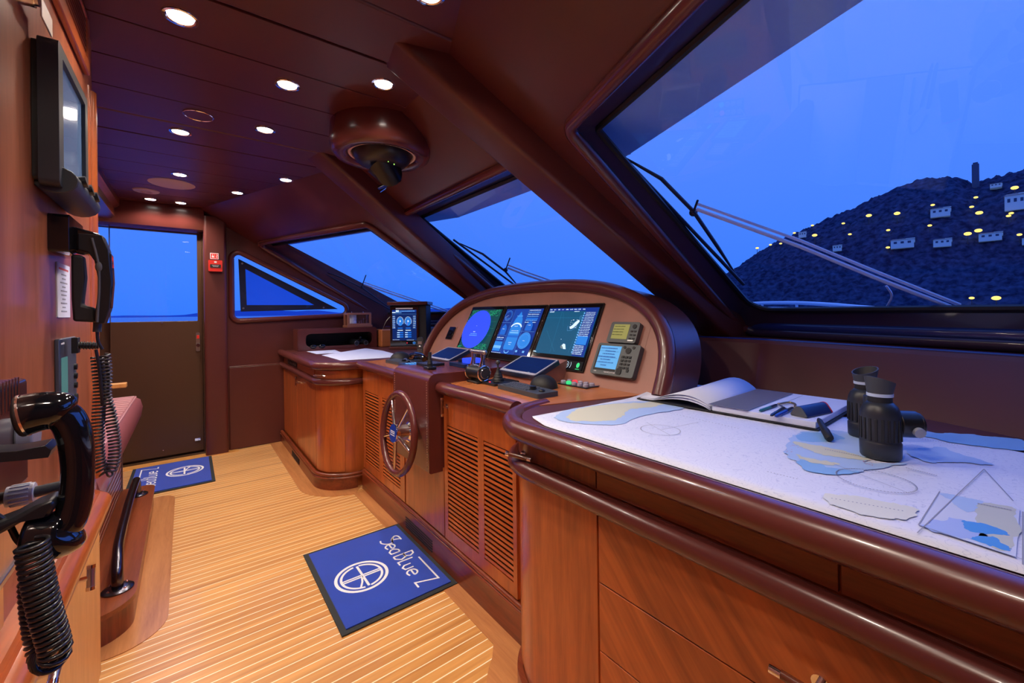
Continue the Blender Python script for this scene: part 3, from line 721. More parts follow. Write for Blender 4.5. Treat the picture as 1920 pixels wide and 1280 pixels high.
# ---- steering wheel
wc = V((.815, 2.0, .657)); ax = V((-1, 0, .10)).normalized()
WMx = frame(wc, V((0, -1, 0)), ax.cross(V((0, -1, 0))))     # local z = axis towards helmsman
if (WMx.to_3x3() @ V((0, 0, 1))).x > 0: WMx = frame(wc, V((0, 1, 0)), ax.cross(V((0, 1, 0))))
sw = thing('steering_wheel', 'brown leather steering wheel with chrome spokes on the helm pedestal', 'wheel', WMx)
mb = MB(WMx, leather_hi); mb.tube([(.192*cos(2*pi*i/48), .192*sin(2*pi*i/48), 0) for i in range(48)], .0165, 14, closed=True); mb.build('rim', sw)
for k in range(5):
    a = R(-90+72*k); mb = MB(WMx, chrome); mb.tube([(.03*cos(a), .03*sin(a), .010), (.18*cos(a), .18*sin(a), 0)], [.0095, .008], 12); mb.build('spoke', sw)
mb = MB(WMx, chrome); mb.lathe([(.044, .024), (.046, .018), (.040, .0), (.040, -.045), (.050, -.055), (.050, -.085)], n=32); hb = mb.build('hub', sw)
mb = MB(WMx, emi('badge_blue', (.01, .05, .40), .35)); mb.lathe([(.0001, .0265), (.044, .0255), (.044, .022)], n=32)
mb.use(white)
rr = random.Random(1)
for k, z in enumerate((.010, .002, -.008)):
    x = -.026
    while x < .024: l = rr.uniform(.004, .010); mb.box((x+l/2, z, .0272), (l, .0045, .0006)); x += l+.002
mb.build('badge', hb)

# ---- port cabinet (far)
pc = thing('port_cabinet', 'far cherry cabinet with curved front and leather edges beside the port wall', 'cabinet', (1.2, 3.9, 0))
mb = MB(mt=cherry)
ppath = [(.736, 4.66), (.736, 3.32)]+arc(.95, 3.32, .214, 180, 270, 14)[1:]
mb.prism(ppath+[(1.02, 3.106), (1.02, 4.66)], 0, .865); mb.build('body', pc)
path_wall([(.73, 3.32)]+arc(.95, 3.32, .22, 180, 250, 14)[1:], .12, .745, cherry, 'curved_door', pc, th=-.010, bevel=.001)
mb = MB(mt=cherry); mb.box((.734, 3.66, .43), (.008, .66, .62)); dd = mb.build('cupboard_door', pc, bevel=.001)
tbar('handle', dd, (.73, 3.80, .69), (0, 1, 0), (-1, 0, 0), .10, .006, .03); tbar('handle', dd, (.73, 3.88, .69), (0, 0, 1), (-1, 0, 0), .08, .006, .03)
mb = MB(mt=cherry); mb.box((.734, 4.32, .43), (.008, .64, .62)); mb.build('cupboard_door', pc, bevel=.001)
def offp(r): return [(.95-r, 4.66), (.95-r, 4.2), (.95-r, 3.8), (.95-r, 3.4)]+arc(.95, 3.32, r, 180, 270, 14)+[(.99, 3.32-r)]
mb = MB(mt=leather_hi); mb.tube([(x, y, .880) for x, y in offp(.236)], .034, 14, flat=.92); mb.build('nosing', pc)
mb = MB(mt=leather_hi); mb.tube([(x, y, .765) for x, y in offp(.232)], .024, 12); mb.build('rail', pc)
path_wall([(.728, 3.32)]+arc(.95, 3.32, .222, 180, 262, 12)[1:], .79, .845, cherry, 'drawer', pc, th=-.01, bevel=.001)
tbar('handle', pc, (.755, 3.20, .815), (.5, -1, 0), (-1, -.5, 0), .12, .006, .03)
mb = MB(mt=cherry_y); mb.box((.732, 3.75, .818), (.008, .8, .055)); d = mb.build('drawer', pc, bevel=.001)
mb = MB(mt=blackm); mb.box((.727, 4.18, .818), (.004, .42, .045)); mb.use(steel)
for k in range(5): mb.cyl((.726, 4.02+.07*k, .818), (.718, 4.02+.07*k, .818), .010, 12)
mb.build('socket_panel', pc)
path_wall(offp(.245)[:-1], 0, .075, cherry_dky, 'plinth', pc, th=-.02)
mb = MB(mt=cherry_dky); mb.tube([(x, y, .105) for x, y in offp(.238)], .014, 10); mb.tube([(x, y, .085) for x, y in offp(.245)], .010, 10); mb.build('base_moulding', pc)
mb = MB(mt=blackm)
for k in range(4): mb.box((.703, 3.95, .02+.012*k), (.003, .3, .005))
mb.build('toe_grille', pc)
mb = MB(mt=leather); mb.prism([(.75, 4.66), (.75, 3.32)]+arc(.95, 3.32, .2, 180, 270, 10)[1:]+[(1.1, 3.12), (1.4, 3.2), (1.62, 3.2), (2.05, 3.3), (1.93, 3.75), (1.60, 4.66)], .865, .898); mb.build('top', pc)

# ---- leather shelf box with slot
cb = thing('shelf_box', 'padded leather shelf box with a dark open slot against the port wall', 'shelf', (1.19, 4.45, .9))
CM = frame((0, 4.40, 0), (1, 0, 0), (0, 0, 1), (0, 1, 0))
mb = MB(CM, leather_hi); mb.prism(roundpoly([(.815, .898), (1.575, .898), (1.575, 1.11), (.815, 1.11)], [.002, .002, .03, .03]), 0, .03, hole=roundpoly([(.885, .935), (1.53, .935), (1.53, 1.062), (.885, 1.062)], .045, 6)); mb.build('front', cb, bevel=.01)
mb = MB(mt=leather); mb.box((1.195, 4.53, 1.10), (.75, .21, .018)); mb.box((.825, 4.53, 1.0), (.018, .21, .2)); mb.box((1.565, 4.53, 1.0), (.018, .21, .2)); mb.build('casing', cb)
mb = MB(mt=blackm); mb.box((1.195, 4.54, .905), (.72, .2, .012)); mb.box((1.195, 4.63, 1.0), (.72, .008, .19)); mb.build('lining', cb)
mb = MB(mt=cherry_x); mb.box((1.66, 4.42, .99), (.13, .2, .185)); mb.build('side_block', cb, bevel=.01)

# ---- barograph
bg = thing('barograph', 'small brown framed barograph with a white paper drum on the leather shelf box', 'instrument', (1.41, 4.50, 1.11))
fm = mat('barograph_frame', (.34, .13, .075), .4)
x0, x1, y0, y1, z0, z1 = 1.29, 1.53, 4.44, 4.58, 1.111, 1.262
mb = MB(mt=fm)
mb.box(((x0+x1)/2, 4.51, z0+.011), (x1-x0+.02, .16, .022)); mb.box(((x0+x1)/2, 4.51, z1-.010), (x1-x0, .15, .022)); mb.box(((x0+x1)/2, 4.447, z0+.03), (x1-x0, .02, .02)); mb.box(((x0+x1)/2, 4.575, (z0+z1)/2), (x1-x0, .004, z1-z0))
for x in (x0+.008, x1-.008):
    for y in (y0+.008, y1-.008): mb.box((x, y, (z0+z1)/2), (.022, .020, z1-z0))
mb.build('frame', bg, bevel=.002)
mb = MB(mt=paper); mb.cyl((x0+.07, 4.51, z0+.022), (x0+.07, 4.51, z1-.02), .038, 24); mb.build('paper_drum', bg)
mb = MB(mt=chrome)
for k in range(4): mb.cyl((x0+.135+.022*k, 4.50, z0+.022), (x0+.135+.022*k, 4.50, z0+.06+.018*(k % 3)), .003, 8)
mb.cyl((x0+.07, 4.47, z0+.075), (x1-.03, 4.49, z0+.08), .002, 6); mb.build('mechanism', bg)
for x in (x0+.06, x1-.06):
    mb = MB(mt=steel); mb.cyl((x, 4.51, z1-.002), (x, 4.51, z1+.014), .003, 8); mb.build('knob', bg)

# ---- engine monitor pod
pp = site(762, 654, z=.90); yaw = math.atan2(pp.y, pp.x)
PM = frame(pp+V((.0, 0, 0)), V((sin(YAW+R(2)+pi/2), cos(YAW+R(2)+pi/2), 0)), (0, 0, 1))   # local z toward the helm
pod = thing('engine_monitor', 'upright black monitor showing two round engine gauges under a leather cap, left of the hood', 'monitor', PM)
mb = MB(PM, blackm); mb.box((.02, .215, -.10), (.36, .43, .19)); mb.build('housing', pod, bevel=.004)
mb = MB(PM, leather_hi); mb.box((.02, .448, -.09), (.40, .036, .24)); mb.build('cap', pod, bevel=.008)
mb = MB(PM, leather); mb.box((.02, .012, -.09), (.38, .026, .22)); mb.build('base', pod, bevel=.003)
mb = MB(PM, blackg); mb.box((-.015, .225, 0), (.285, .385, .014)); bz = mb.build('bezel', pod, bevel=.003)
s = Scr(PM @ T((-.135, .085, .0078)), .24, .30, deep)
s.rect(.0, .93, 1, .06, navy); s.rect(.0, .90, .14, .03, wht); s.rect(.15, .93, .13, .06, wht); s.text(.3, .945, .65, ltb, .03); s.text(.15, .895, .25, ltb, .02); s.line([(0, .86), (1, .86)], .0008, ltb)
for x in (.33, .66):
    s.ell(x, .62, .13, .14, mid); s.ring(x, .62, .14, .155, .0022, wht, -30, 210); s.ring(x, .62, .09, .10, .003, navy, -30, 210); s.ell(x, .63, .03, .03, wht); s.line([(x, .62), (x-.06, .50)], .0016, redl)
    for k in range(9): a = R(-30+30*k); s.rect(x+.11*cos(a)-.005, .62+.12*sin(a)-.004, .012, .010, wht)
    s.rect(x-.10, .385, .2, .035, blue); s.rect(x-.11, .32, .22, .022, wht)
    for k in range(3): s.rect(x-.13, .235-.07*k, .26, .045, blue); s.rect(x-.13, .245-.07*k, .11, .02, wht)
for x in (.02, .87):
    for k in range(7): s.text(x, .78-.062*k, .11, wht, .022, seed=k); s.rect(x, .765-.062*k, .12, .012, blue)
s.text(.02, .02, .3, wht, .012); s.text(.6, .01, .3, wht, .012); s.build(bz)
mb = MB(PM, white); mb.box((-.015, .398, .0075), (.17, .014, .001)); mb.build('label_strip', pod)
s = Scr(PM @ T((.0, .045, .0074)), .10, .03, bk); s.ell(.1, .5, .05, .18, redl); s.ring(.8, .5, .12, .4, .002, ltb); s.rect(.68, .35, .24, .25, blue); s.build(bz)

# ---- bench, base grille, foot platform with rail, left
sf = thing('helm_bench', 'purple-brown leather helm bench with ribbed seat behind the wooden wall', 'bench', (-.62, 3.0, 0))
mb = MB(mt=leather_wine)
yn, yf = 2.06, 3.85
prof = [(-.95, .47), (-.42, .43), (-.35, .445), (-.298, .50), (-.264, .58), (-.256, .64), (-.268, .69), (-.295, .708), (-.95, .70)]
secs = []
for y, k in ((yn, 1), (yf-.06, 1), (yf-.025, .97), (yf-.008, .9), (yf, .75)):
    cx, cz = -.6, .6; secs.append([V((cx+(x-cx)*k, y, cz+(z-cz)*k)) for x, z in prof])
for A, B in zip(secs[:-1], secs[1:]): mb.strip(A, B, closed=True)
mb.add(secs[0], [tuple(range(9))]); mb.add(secs[-1], [tuple(range(9))]); mb.build('seat', sf, ang=60)
mb = MB(mt=mat('seat_rib_highlight', (.50, .25, .27), .3))  # lighter than the seat: bright highlight on the ribs put into the colour
for k in range(20):
    y = yf-.06-k*.075; mb.tube([(-.95, y, .697), (-.50, y, .702), (-.30, y, .705)], .011, 8)
mb.tube([(-.292, yn, .708), (-.292, yf-.05, .708), (-.35, yf-.03, .706), (-.95, yf-.03, .70)], .005, 6); mb.build('seat_ribs', sf)
mb = MB(mt=leather_wine); mb.box((-.93, 2.95, .95), (.10, 1.78, .55)); mb.build('backrest', sf, bevel=.04, seg=4)
mb = MB(mt=cherry_dk); mb.box((-.67, 2.86, .28), (.60, 1.64, .44)); mb.build('base', sf)
mb = MB(mt=cherry_dky); 
for k in range(11): mb.box((-.362, 2.86, .14+.033*k), (.012, 1.62, .020))
mb.use(mat('grille_pin', (.75, .5, .45), .4))
for k in range(11): mb.box((-.3555, 2.86, .1505+.033*k), (.001, 1.62, .0016))
mb.build('grille', sf)
mb = MB(mt=steel); mb.box((-.36, 3.685, .30), (.02, .008, .40)); mb.build('end_strip', sf)
mb = MB(mt=honey); mb.box((-.66, 3.96, .775), (.62, .07, .03)); mb.use(honey).box((-.72, 3.96, .38), (.5, .03, .76)); mb.build('side_table', sf, bevel=.004)
fp = thing('foot_platform', 'low cherry foot platform with rounded end below the helm bench', 'step', (-.27, 3.0, 0))
pl = roundpoly([(-.55, 2.20), (-.19, 2.20), (-.20, 3.70), (-.55, 3.70)], [.002, .13, .05, .002], 8)
mb = MB(mt=cherry_dk); mb.prism(pl, 0, .105); mb.build('riser', fp)
mb = MB(mt=wood('platform_wood', (.17, .035, .010), (.32, .075, .022), stretch=(14, 1.2, 14))); mb.prism(roundpoly([(-.55, 2.19), (-.182, 2.19), (-.192, 3.71), (-.55, 3.71)], [.002, .135, .055, .002], 8), .105, .125); mb.build('tread', fp, bevel=.007, seg=3)
gr = thing('grab_rail', 'polished steel foot rail bolted to the low cherry platform', 'rail', (-.27, 3.0, .125))
mb = MB(mt=darksteel)
ra = smooth_path([(-.245, 2.37, .127), (-.245, 2.37, .17), (-.247, 2.39, .205), (-.252, 2.46, .232), (-.26, 2.60, .24), (-.270, 3.1, .24), (-.270, 3.42, .24), (-.270, 3.51, .228), (-.270, 3.54, .19), (-.270, 3.54, .127)], 5)
mb.tube(ra, .019, 16); mb.build('tube', gr)
for y in (2.37, 3.54):
    xg = -.245 if y < 3 else -.27
    mb = MB(mt=darksteel); mb.lathe([(.052, 0), (.052, .005), (.044, .010), (.022, .013)], T((xg, y, .125)))
    mb.use(chrome)
    for k in range(4): a = R(45+90*k); mb.ball((xg+.036*cos(a), y+.036*sin(a), .136), .006, 8, 4)
    mb.build('flange', gr)
# ================================================================== THINGS ON THE CONSOLE
def tablet(yc, label):
    xf, xb, zf, zb, w = 1.295, 1.46, .948, 1.012, .295
    ex = V((0, -1, 0)); ey = V((xb-xf, 0, zb-zf)).normalized(); m = frame((xf, yc, zf-.012), ex, ey); L = math.hypot(xb-xf, zb-zf)
    t = thing('tablet', label, 'tablet', m, 'tilted tablets on wooden wedges')
    mb = MB(m, mat('tablet_body', (.01, .022, .075), .35)); mb.prism(roundpoly([(-w/2, 0), (w/2, 0), (w/2, L), (-w/2, L)], .014, 4), -.012, .010); cs = mb.build('case', t, bevel=.003)
    mb = MB(m, mat('tablet_rim', (.42, .43, .50), .35)); mb.prism(roundpoly([(-w/2+.004, .004), (w/2-.004, .004), (w/2-.004, L-.004), (-w/2+.004, L-.004)], .012, 4), .010, .0125, hole=roundpoly([(-w/2+.014, .020), (w/2-.014, .020), (w/2-.014, L-.010), (-w/2+.014, L-.010)], .005, 3)); mb.build('screen_frame', cs)
    s = Scr(m @ T((-w/2+.012, .018, .0108)), w-.024, L-.026, emi('tablet_screen', (.002, .012, .09), .8))
    s.text(.05, .04, .05, wht, .015); s.text(.75, .04, .06, wht, .015); s.line([(.3, .1), (.8, .9)], .0006, navy); s.line([(.1, .6), (.9, .4)], .0006, navy); s.build(t)
    x2 = xb+.06
    mb = MB(frame((0, 0, 0), (1, 0, 0), (0, 0, 1), (0, -1, 0)), burl)
    mb.prism([(xf+.012, .9002), (x2, .9002), (x2, zb-.008), (xb-.004, zb-.028), (xf+.012, zf-.024)], -yc-w/2+.012, -yc+w/2-.012); mb.build('wedge', t)
tablet(1.652, 'tilted tablet in a grey frame on a wood wedge, right of the leather pedestal')
tablet(2.49, 'tilted tablet on a wood wedge, left of the leather pedestal before the violet display')
def throttle(p, label, k=1.0):
    m = T(V(p)) @ Mx.Scale(k, 4); t = thing('throttle_lever', label, 'throttle', T(V(p)))
    mb = MB(m, black); mb.prism([(-.035, -.05), (.035, -.05), (.035, .05), (-.035, .05)], 0, .010); mb.box((0, 0, .016), (.03, .08, .02)); mb.build('base', t, bevel=.003)
    mb = MB(m, black); mb.cyl((0, -.058, .05), (0, .058, .05), .036, 28); mb.use(grey).cyl((-.001, -.066, .05), (0, -.058, .05), .030, 24); mb.build('drum', t, bevel=.003)
    mb = MB(m, chrome)
    for y in (-.060, .060): mb.tube([(.036*cos(2*pi*i/32), y, .05+.036*sin(2*pi*i/32)) for i in range(32)], .0038, 8, closed=True)
    mb.tube([(.024*cos(2*pi*i/24), -.067, .05+.024*sin(2*pi*i/24)) for i in range(24)], .0015, 6, closed=True)
    for i in range(7): mb.ball((-.006, -.045+.015*i, .0855), .0042, 8, 5)
    mb.build('ring', t)
    for y in (-.038, .046):
        mb = MB(m, chrome); mb.tube([(0, y, .078), (.004, y-.002, .11), (.010, y, .150)], [.0085, .0055, .0075], 12, flat=2.2, up=(1, 0, 0)); mb.build('lever', t)
    mb = MB(m, steel); mb.cyl((.010, -.050, .152), (.010, .056, .152), .0125, 18); mb.ball((.010, -.052, .152), .0125); mb.ball((.010, .058, .152), .0125); mb.build('handle', t)
throttle((1.145, 1.775, .9), 'chrome and black twin throttle lever on the wood console top', 1.0)
def slab(q, z0, z1, mt): return MB(mt=mt).hexa([V((p[0], p[1], z0)) for p in q], [V((p[0], p[1], z1)) for p in q])
# bow thruster joystick panel
q = [(1.135, 1.745), (1.285, 1.745), (1.285, 1.615), (1.135, 1.615)]
t = thing('joystick_panel', 'black joystick with ribbed boot on a square control plate beside the throttle', 'joystick', (1.2, 1.67, .9))
slab(q, .9, .912, black).build('plate', t, bevel=.002)
mb = MB(mt=blackm); c = V((1.20, 1.675, .912))
mb.lathe([(.030, 0), (.026, .008), (.028, .010), (.021, .020), (.023, .022), (.017, .032), (.018, .034), (.010, .046), (.006, .062)], T(c), 20); mb.build('boot', t)
mb = MB(mt=grey); mb.cyl(c+V((0, 0, .055)), c+V((0, 0, .085)), .004); mb.ball(c+V((0, 0, .092)), .012); mb.build('stick', t)
mb = MB(mt=darksteel); mb.box((1.165, 1.715, .9135), (.02, .02, .004)); mb.box((1.165, 1.64, .9135), (.02, .02, .004)); mb.use(redl).cyl((1.150, 1.675, .912), (1.150, 1.675, .916), .005, 10); mb.build('button', t)
# keyboards with a trackball dome
def kbd(x, y, rot, label, w=.30, d=.11, dome=True):
    m = T((x, y, .9)) @ rz(rot); t = thing('control_keyboard', label, 'keyboard', m, 'grey control keyboards')
    mb = MB(m, greyk); mb.prism(roundpoly([(-d/2, -w/2), (d/2, -w/2), (d/2, w/2), (-d/2, w/2)], .006), 0, .020); bd = mb.build('body', t, bevel=.005)
    mb = MB(m, mat('keycap', (.085, .095, .115), .5))
    for i in range(5):
        for j in range(12):
            if j == 0 and i < 3: continue
            mb.box((-.038+.017*i, .135-.0165*j if w > .25 else .1-.0165*j, .0215), (.012, .012, .004))
    mb.build('keys', bd)
    mb = MB(m, black); mb.cyl((-.005, -.055, .02), (-.005, -.055, .034), .014, 20); mb.build('knob', bd); mb = MB(m, black); mb.ball((-.005, -.115, .022), (.014, .014, .009)); mb.build('trackball', t)
    return m
kbd(1.165, 1.415, R(-3), 'grey control keyboard with a black knob in front of the dark dome')
mb = MB(mt=blackm); mb.ball((1.30, 1.452, .9), (.062, .070, .058), 28, 12)
o = mb.build('dome_cover', label='smooth black dome between the grey keyboard and the button panel', cat='compass')
me = o.data; bmx = bmesh.new(); bmx.from_mesh(me); bmesh.ops.bisect_plane(bmx, geom=bmx.verts[:]+bmx.edges[:]+bmx.faces[:], plane_co=(0, 0, .058), plane_no=(0, 0, 1), clear_inner=True); bmx.to_mesh(me); bmx.free()
kbd(1.17, 2.80, R(4), 'grey control keyboard partly behind the leather pedestal', w=.26)
mb = MB(mt=blackm); mb.ball((1.25, 3.0, .9), (.075, .085, .065), 28, 12)
o = mb.build('dome_cover', label='smooth black dome at the far left of the console beside the monitor', cat='compass')
me = o.data; bmx = bmesh.new(); bmx.from_mesh(me); bmesh.ops.bisect_plane(bmx, geom=bmx.verts[:]+bmx.edges[:]+bmx.faces[:], plane_co=(0, 0, .065), plane_no=(0, 0, 1), clear_inner=True); bmx.to_mesh(me); bmx.free()
# guarded button panel
t = thing('button_panel', 'black panel of clear-capped push buttons with red and green ones lit, below the right display', 'switch', (1.49, 1.39, .9))
pl_ = slab([(1.41, 1.475), (1.58, 1.475), (1.58, 1.29), (1.41, 1.29)], .9, .905, black).build('plate', t, bevel=.001)
cap = mat('clear_cap', (.42, .40, .52), .2, coat=.5); k = 0
for i in range(4):
    for j in range(5):
        mm = redl if (i, j) == (1, 1) else (grnl if (i, j) in ((0, 1), (2, 1)) else cap)
        mb = MB(mt=mm); x, y = 1.43+.042*i, 1.455-.036*j; mb.lathe([(.013, 0), (.013, .010), (.009, .014), (.0001, .015)], T((x, y, .905)), 12); mb.build('button', t)
t = thing('toggle_plate', 'small flat black plate with one dark toggle below the grey navigator', 'switch', (1.56, 1.2, .9))
slab([(1.505, 1.25), (1.605, 1.25), (1.605, 1.15), (1.505, 1.15)], .9, .907, black).build('plate', t, bevel=.001)
mb = MB(mt=blackm); mb.lathe([(.022, 0), (.018, .008), (.008, .012), (.006, .024), (.0001, .025)], T((1.555, 1.20, .907)), 16); mb.build('knob', t)
mb = MB(mt=steel); mb.tube([(1.47, 1.30, .905), (1.495, 1.285, .9065), (1.51, 1.265, .905)], .0035, 8, flat=.5)
mb.build('key', label='small steel key lying on the wood beside the flat black plate', cat='key')
# things on the left half of the console
t = thing('cordless_phone', 'upright black cordless phone in its cradle in front of the engine monitor', 'phone', (1.38, 2.92, .9))
mb = MB(mt=blackg); mb.prism(roundpoly([(1.32, 2.86), (1.45, 2.86), (1.45, 2.99), (1.32, 2.99)], .03), .9, .925); mb.build('cradle', t, bevel=.006)
HM = frame((1.375, 2.925, .92), V((cos(YAW), -sin(YAW), 0)), (.05, .06, 1))
mb = MB(HM, grey); mb.prism(roundpoly([(-.021, 0), (.021, 0), (.022, .15), (-.022, .15)], [.006, .006, .018, .018]), -.012, .014); mb.build('handset', t, bevel=.004)
mb = MB(HM, steel); mb.box((0, .107, .0145), (.028, .022, .002)); mb.ball((0, .077, .014), (.010, .010, .003), 12, 6)
for i in range(12): mb.box((-.011+.011*(i % 3), .055-.012*(i//3), .0145), (.007, .006, .003))
mb.build('keypad', t)
t = thing('radar_control', 'flat blue-lit black control unit lying left of the leather pedestal', 'controller', (1.27, 2.45, .9))
mb = MB(mt=mat('blue_black', (.006, .02, .08), .3)); mb.prism(roundpoly([(1.075, 2.40), (1.20, 2.40), (1.20, 2.62), (1.075, 2.62)], .01), .9, .925); mb.build('body', t, bevel=.004)
mb = MB(mt=mid); mb.box((1.13, 2.47, .926), (.06, .07, .002)); mb.use(ltb)
for k in range(4): mb.box((1.11+.02*k, 2.56, .926), (.010, .03, .002))
mb.build('keys', t)
t = thing('microphone_handset', 'curved black telephone handset lying on its rest before the cordless phone', 'phone', (1.3, 2.75, .9))
mb = MB(mt=black); mb.prism(roundpoly([(1.23, 2.66), (1.32, 2.66), (1.32, 2.84), (1.23, 2.84)], .02), .9, .918)
mb.use(blackg).tube(smooth_path([(1.275, 2.64, .935), (1.275, 2.68, .953), (1.275, 2.75, .96), (1.275, 2.82, .953), (1.275, 2.87, .935)], 4), [.020]*3+[.016]*11+[.020]*3, 12)
mb.build('handset', t); mb = MB(mt=steel); mb.ball((1.20, 2.79, .918), .018); mb.build('ball', t)
# on the leather pedestal top
t = thing('follow_up_lever', 'small black upright steering lever on the leather pedestal top', 'joystick', (1.02, 2.05, .953))
mb = MB(mt=black); mb.box((1.01, 2.03, .960), (.05, .06, .014)); mb.build('base', t, bevel=.003)
mb = MB(mt=blackm); mb.lathe([(.016, 0), (.014, .012), (.015, .014), (.012, .026), (.013, .028), (.009, .040), (.009, .075), (.0001, .076)], T((1.01, 2.03, .967)), 16); mb.build('stick', t)
t = thing('autopilot_unit', 'dark blue autopilot unit with round knob at the back of the leather pedestal top', 'controller', (1.25, 2.0, .953))
mb = MB(mt=mat('blue_black', (0, 0, 0))); mb.prism(roundpoly([(1.16, 1.93), (1.30, 1.93), (1.30, 2.10), (1.16, 2.10)], .012), .953, .972); mb.build('body', t, bevel=.003)
mb = MB(mt=vio); mb.box((1.24, 1.985, .985), (.08, .07, .026)); mb.build('lamp_block', t, bevel=.004)
mb = MB(mt=black); mb.cyl((1.22, 2.065, .972), (1.22, 2.065, .988), .014, 18); mb.build('knob', t)
t = thing('night_vision_keypad', 'low black keypad beside the small upright steering lever', 'keyboard', (1.1, 2.17, .953))
mb = MB(mt=black); mb.prism(roundpoly([(1.03, 2.12), (1.15, 2.12), (1.15, 2.25), (1.03, 2.25)], .01), .953, .966); mb.build('body', t, bevel=.003)
mb = MB(mt=steel)
for i in range(4):
    for j in range(4): mb.box((1.05+.025*i, 2.14+.027*j, .967), (.014, .014, .003))
mb.build('keys', t)

# ================================================================== ON THE CHART TABLE
ch_m = None
def chart_mat():
    m, n, b = nt('sea_chart_paper'); tc = n.nodes.new('ShaderNodeTexCoord')
    t = n.nodes.new('ShaderNodeTexNoise'); t.inputs['Scale'].default_value = 7; t.inputs['Detail'].default_value = 5; n.links.new(tc.outputs['Object'], t.inputs['Vector'])
    w = n.nodes.new('ShaderNodeMath'); w.operation = 'MULTIPLY'; w.inputs[1].default_value = 26; n.links.new(t.outputs['Fac'], w.inputs[0])
    f = n.nodes.new('ShaderNodeMath'); f.operation = 'FRACT'; n.links.new(w.outputs[0], f.inputs[0])
    l = n.nodes.new('ShaderNodeMath'); l.operation = 'LESS_THAN'; l.inputs[1].default_value = .10; n.links.new(f.outputs[0], l.inputs[0])
    mx = n.nodes.new('ShaderNodeMix'); mx.data_type = 'RGBA'; mx.inputs[6].default_value = (.72, .76, .92, 1); mx.inputs[7].default_value = (.58, .63, .82, 1)
    n.links.new(l.outputs[0], mx.inputs[0]); n.links.new(mx.outputs[2], b.inputs['Base Color']); b.inputs['Roughness'].default_value = .7; return m
sc = thing('sea_chart', 'large paper sea chart with yellow land and blue shallows covering the near table', 'chart', (1.3, .3, .898))
xs = [.858+i*(1.66-.858)/16 for i in range(17)]; yv = [-.28+j*(1.095+.28)/30 for j in range(31)]
def zc(x, y):
    z = .9005+.0012*max(0, sin(y*7+x*3))
    d = max(0, (x-1.38)/.28)*max(0, (y-.86)/.2); z += .060*min(1.6, d)**1.5
    d = max(0, (x-1.45)/.25)*max(0, (.10-y)/.3); z += .035*min(1.6, d)**1.5
    return z
mb = MB(mt=chart_mat()); vs = []
def warp(x, y):
    if y > .95: x2 = max(x, .858+(y-.95)*.35)
    else: x2 = x
    k = (x-.858)/.80; ymax = 1.075-.05*k
    if y < .25: x2 = min(x2, 1.66-(.25-y)*.45)
    return V((x2, min(y, ymax), 0))
for y in yv:
    for x in xs:
        p = warp(x, y); p.z = zc(p.x, p.y); vs.append(p)
fs = [(j*17+i, j*17+i+1, (j+1)*17+i+1, (j+1)*17+i) for j in range(30) for i in range(16)]
mb.add(vs, fs); o = mb.build('sheet', sc, recalc=True)
sd = o.modifiers.new('thickness', 'SOLIDIFY'); sd.thickness = .0006
land = mat('chart_land', (.66, .66, .50), .7); shal = mat('chart_shallow', (.24, .47, .80), .7); ink = mat('chart_ink', (.30, .32, .40), .7); deepb = mat('chart_shallow_deep', (.08, .33, .80), .7)
shal2 = mat('chart_mid_water', (.42, .58, .86), .7)
from mathutils import noise
def blob(pts, z, mt, mb, jag=.006, k=14, seed=1):
    r = random.Random(seed); P = smooth_path([(p[0], p[1], 0) for p in pts], k, closed=True)
    P = [(p.x+.010*noise.noise(p*38)+.005*noise.noise(p*120)+r.uniform(-jag, jag)*.25, p.y+.010*noise.noise(p*38+V((5, 5, 0)))+.005*noise.noise(p*120+V((9, 2, 0)))+r.uniform(-jag, jag)*.25) for p in P]
    mb.use(mt); mb.flat(P, z)
def onch(l): return [tuple(site(u, v, z=.9025)[:2]) for u, v in l]
Z0 = .9026
mb = MB()
blob(onch([(1080, 765), (1200, 752), (1290, 762), (1200, 780), (1165, 795), (1110, 795), (1060, 790), (1040, 780)]), Z0, shal2, mb, .003, seed=2)
blob(onch([(1085, 766), (1150, 757), (1200, 755), (1250, 752), (1230, 762), (1180, 768), (1160, 785), (1115, 790), (1065, 785)]), Z0+.0003, land, mb, .004, seed=3)
blob(onch([(1480, 820), (1530, 805), (1600, 812), (1640, 840), (1620, 865), (1700, 868), (1620, 882), (1550, 886), (1510, 872), (1475, 850)]), Z0, shal2, mb, .006, seed=4)
blob(onch([(1500, 812), (1560, 812), (1580, 822), (1545, 828), (1500, 826)]), Z0+.0002, shal, mb, .004, seed=5)
blob(onch([(1492, 828), (1530, 835), (1600, 850), (1625, 862), (1580, 858), (1520, 845)]), Z0+.0005, land, mb, .003, seed=6)
blob(onch([(1488, 852), (1530, 862), (1575, 870), (1560, 872), (1520, 866)]), Z0+.0005, land, mb, .002, seed=7)
blob(onch([(1500, 862), (1560, 876), (1610, 884), (1560, 890), (1510, 880)]), Z0+.0002, shal, mb, .003, seed=17)
blob(onch([(1720, 812), (1790, 812), (1860, 818), (1918, 825), (1918, 842), (1850, 838), (1780, 828)]), Z0, shal, mb, .004, seed=8)
blob(onch([(1700, 845), (1760, 838), (1800, 850), (1860, 870), (1800, 866), (1740, 866)]), Z0, shal2, mb, .005, seed=9)
blob(onch([(1550, 925), (1640, 935), (1718, 955), (1705, 972), (1640, 968), (1560, 945)]), Z0, mat('chart_pale_land', (.72, .74, .68), .7), mb, .005, seed=10)
mb.build('printed_land', sc, recalc=False, smooth=False)
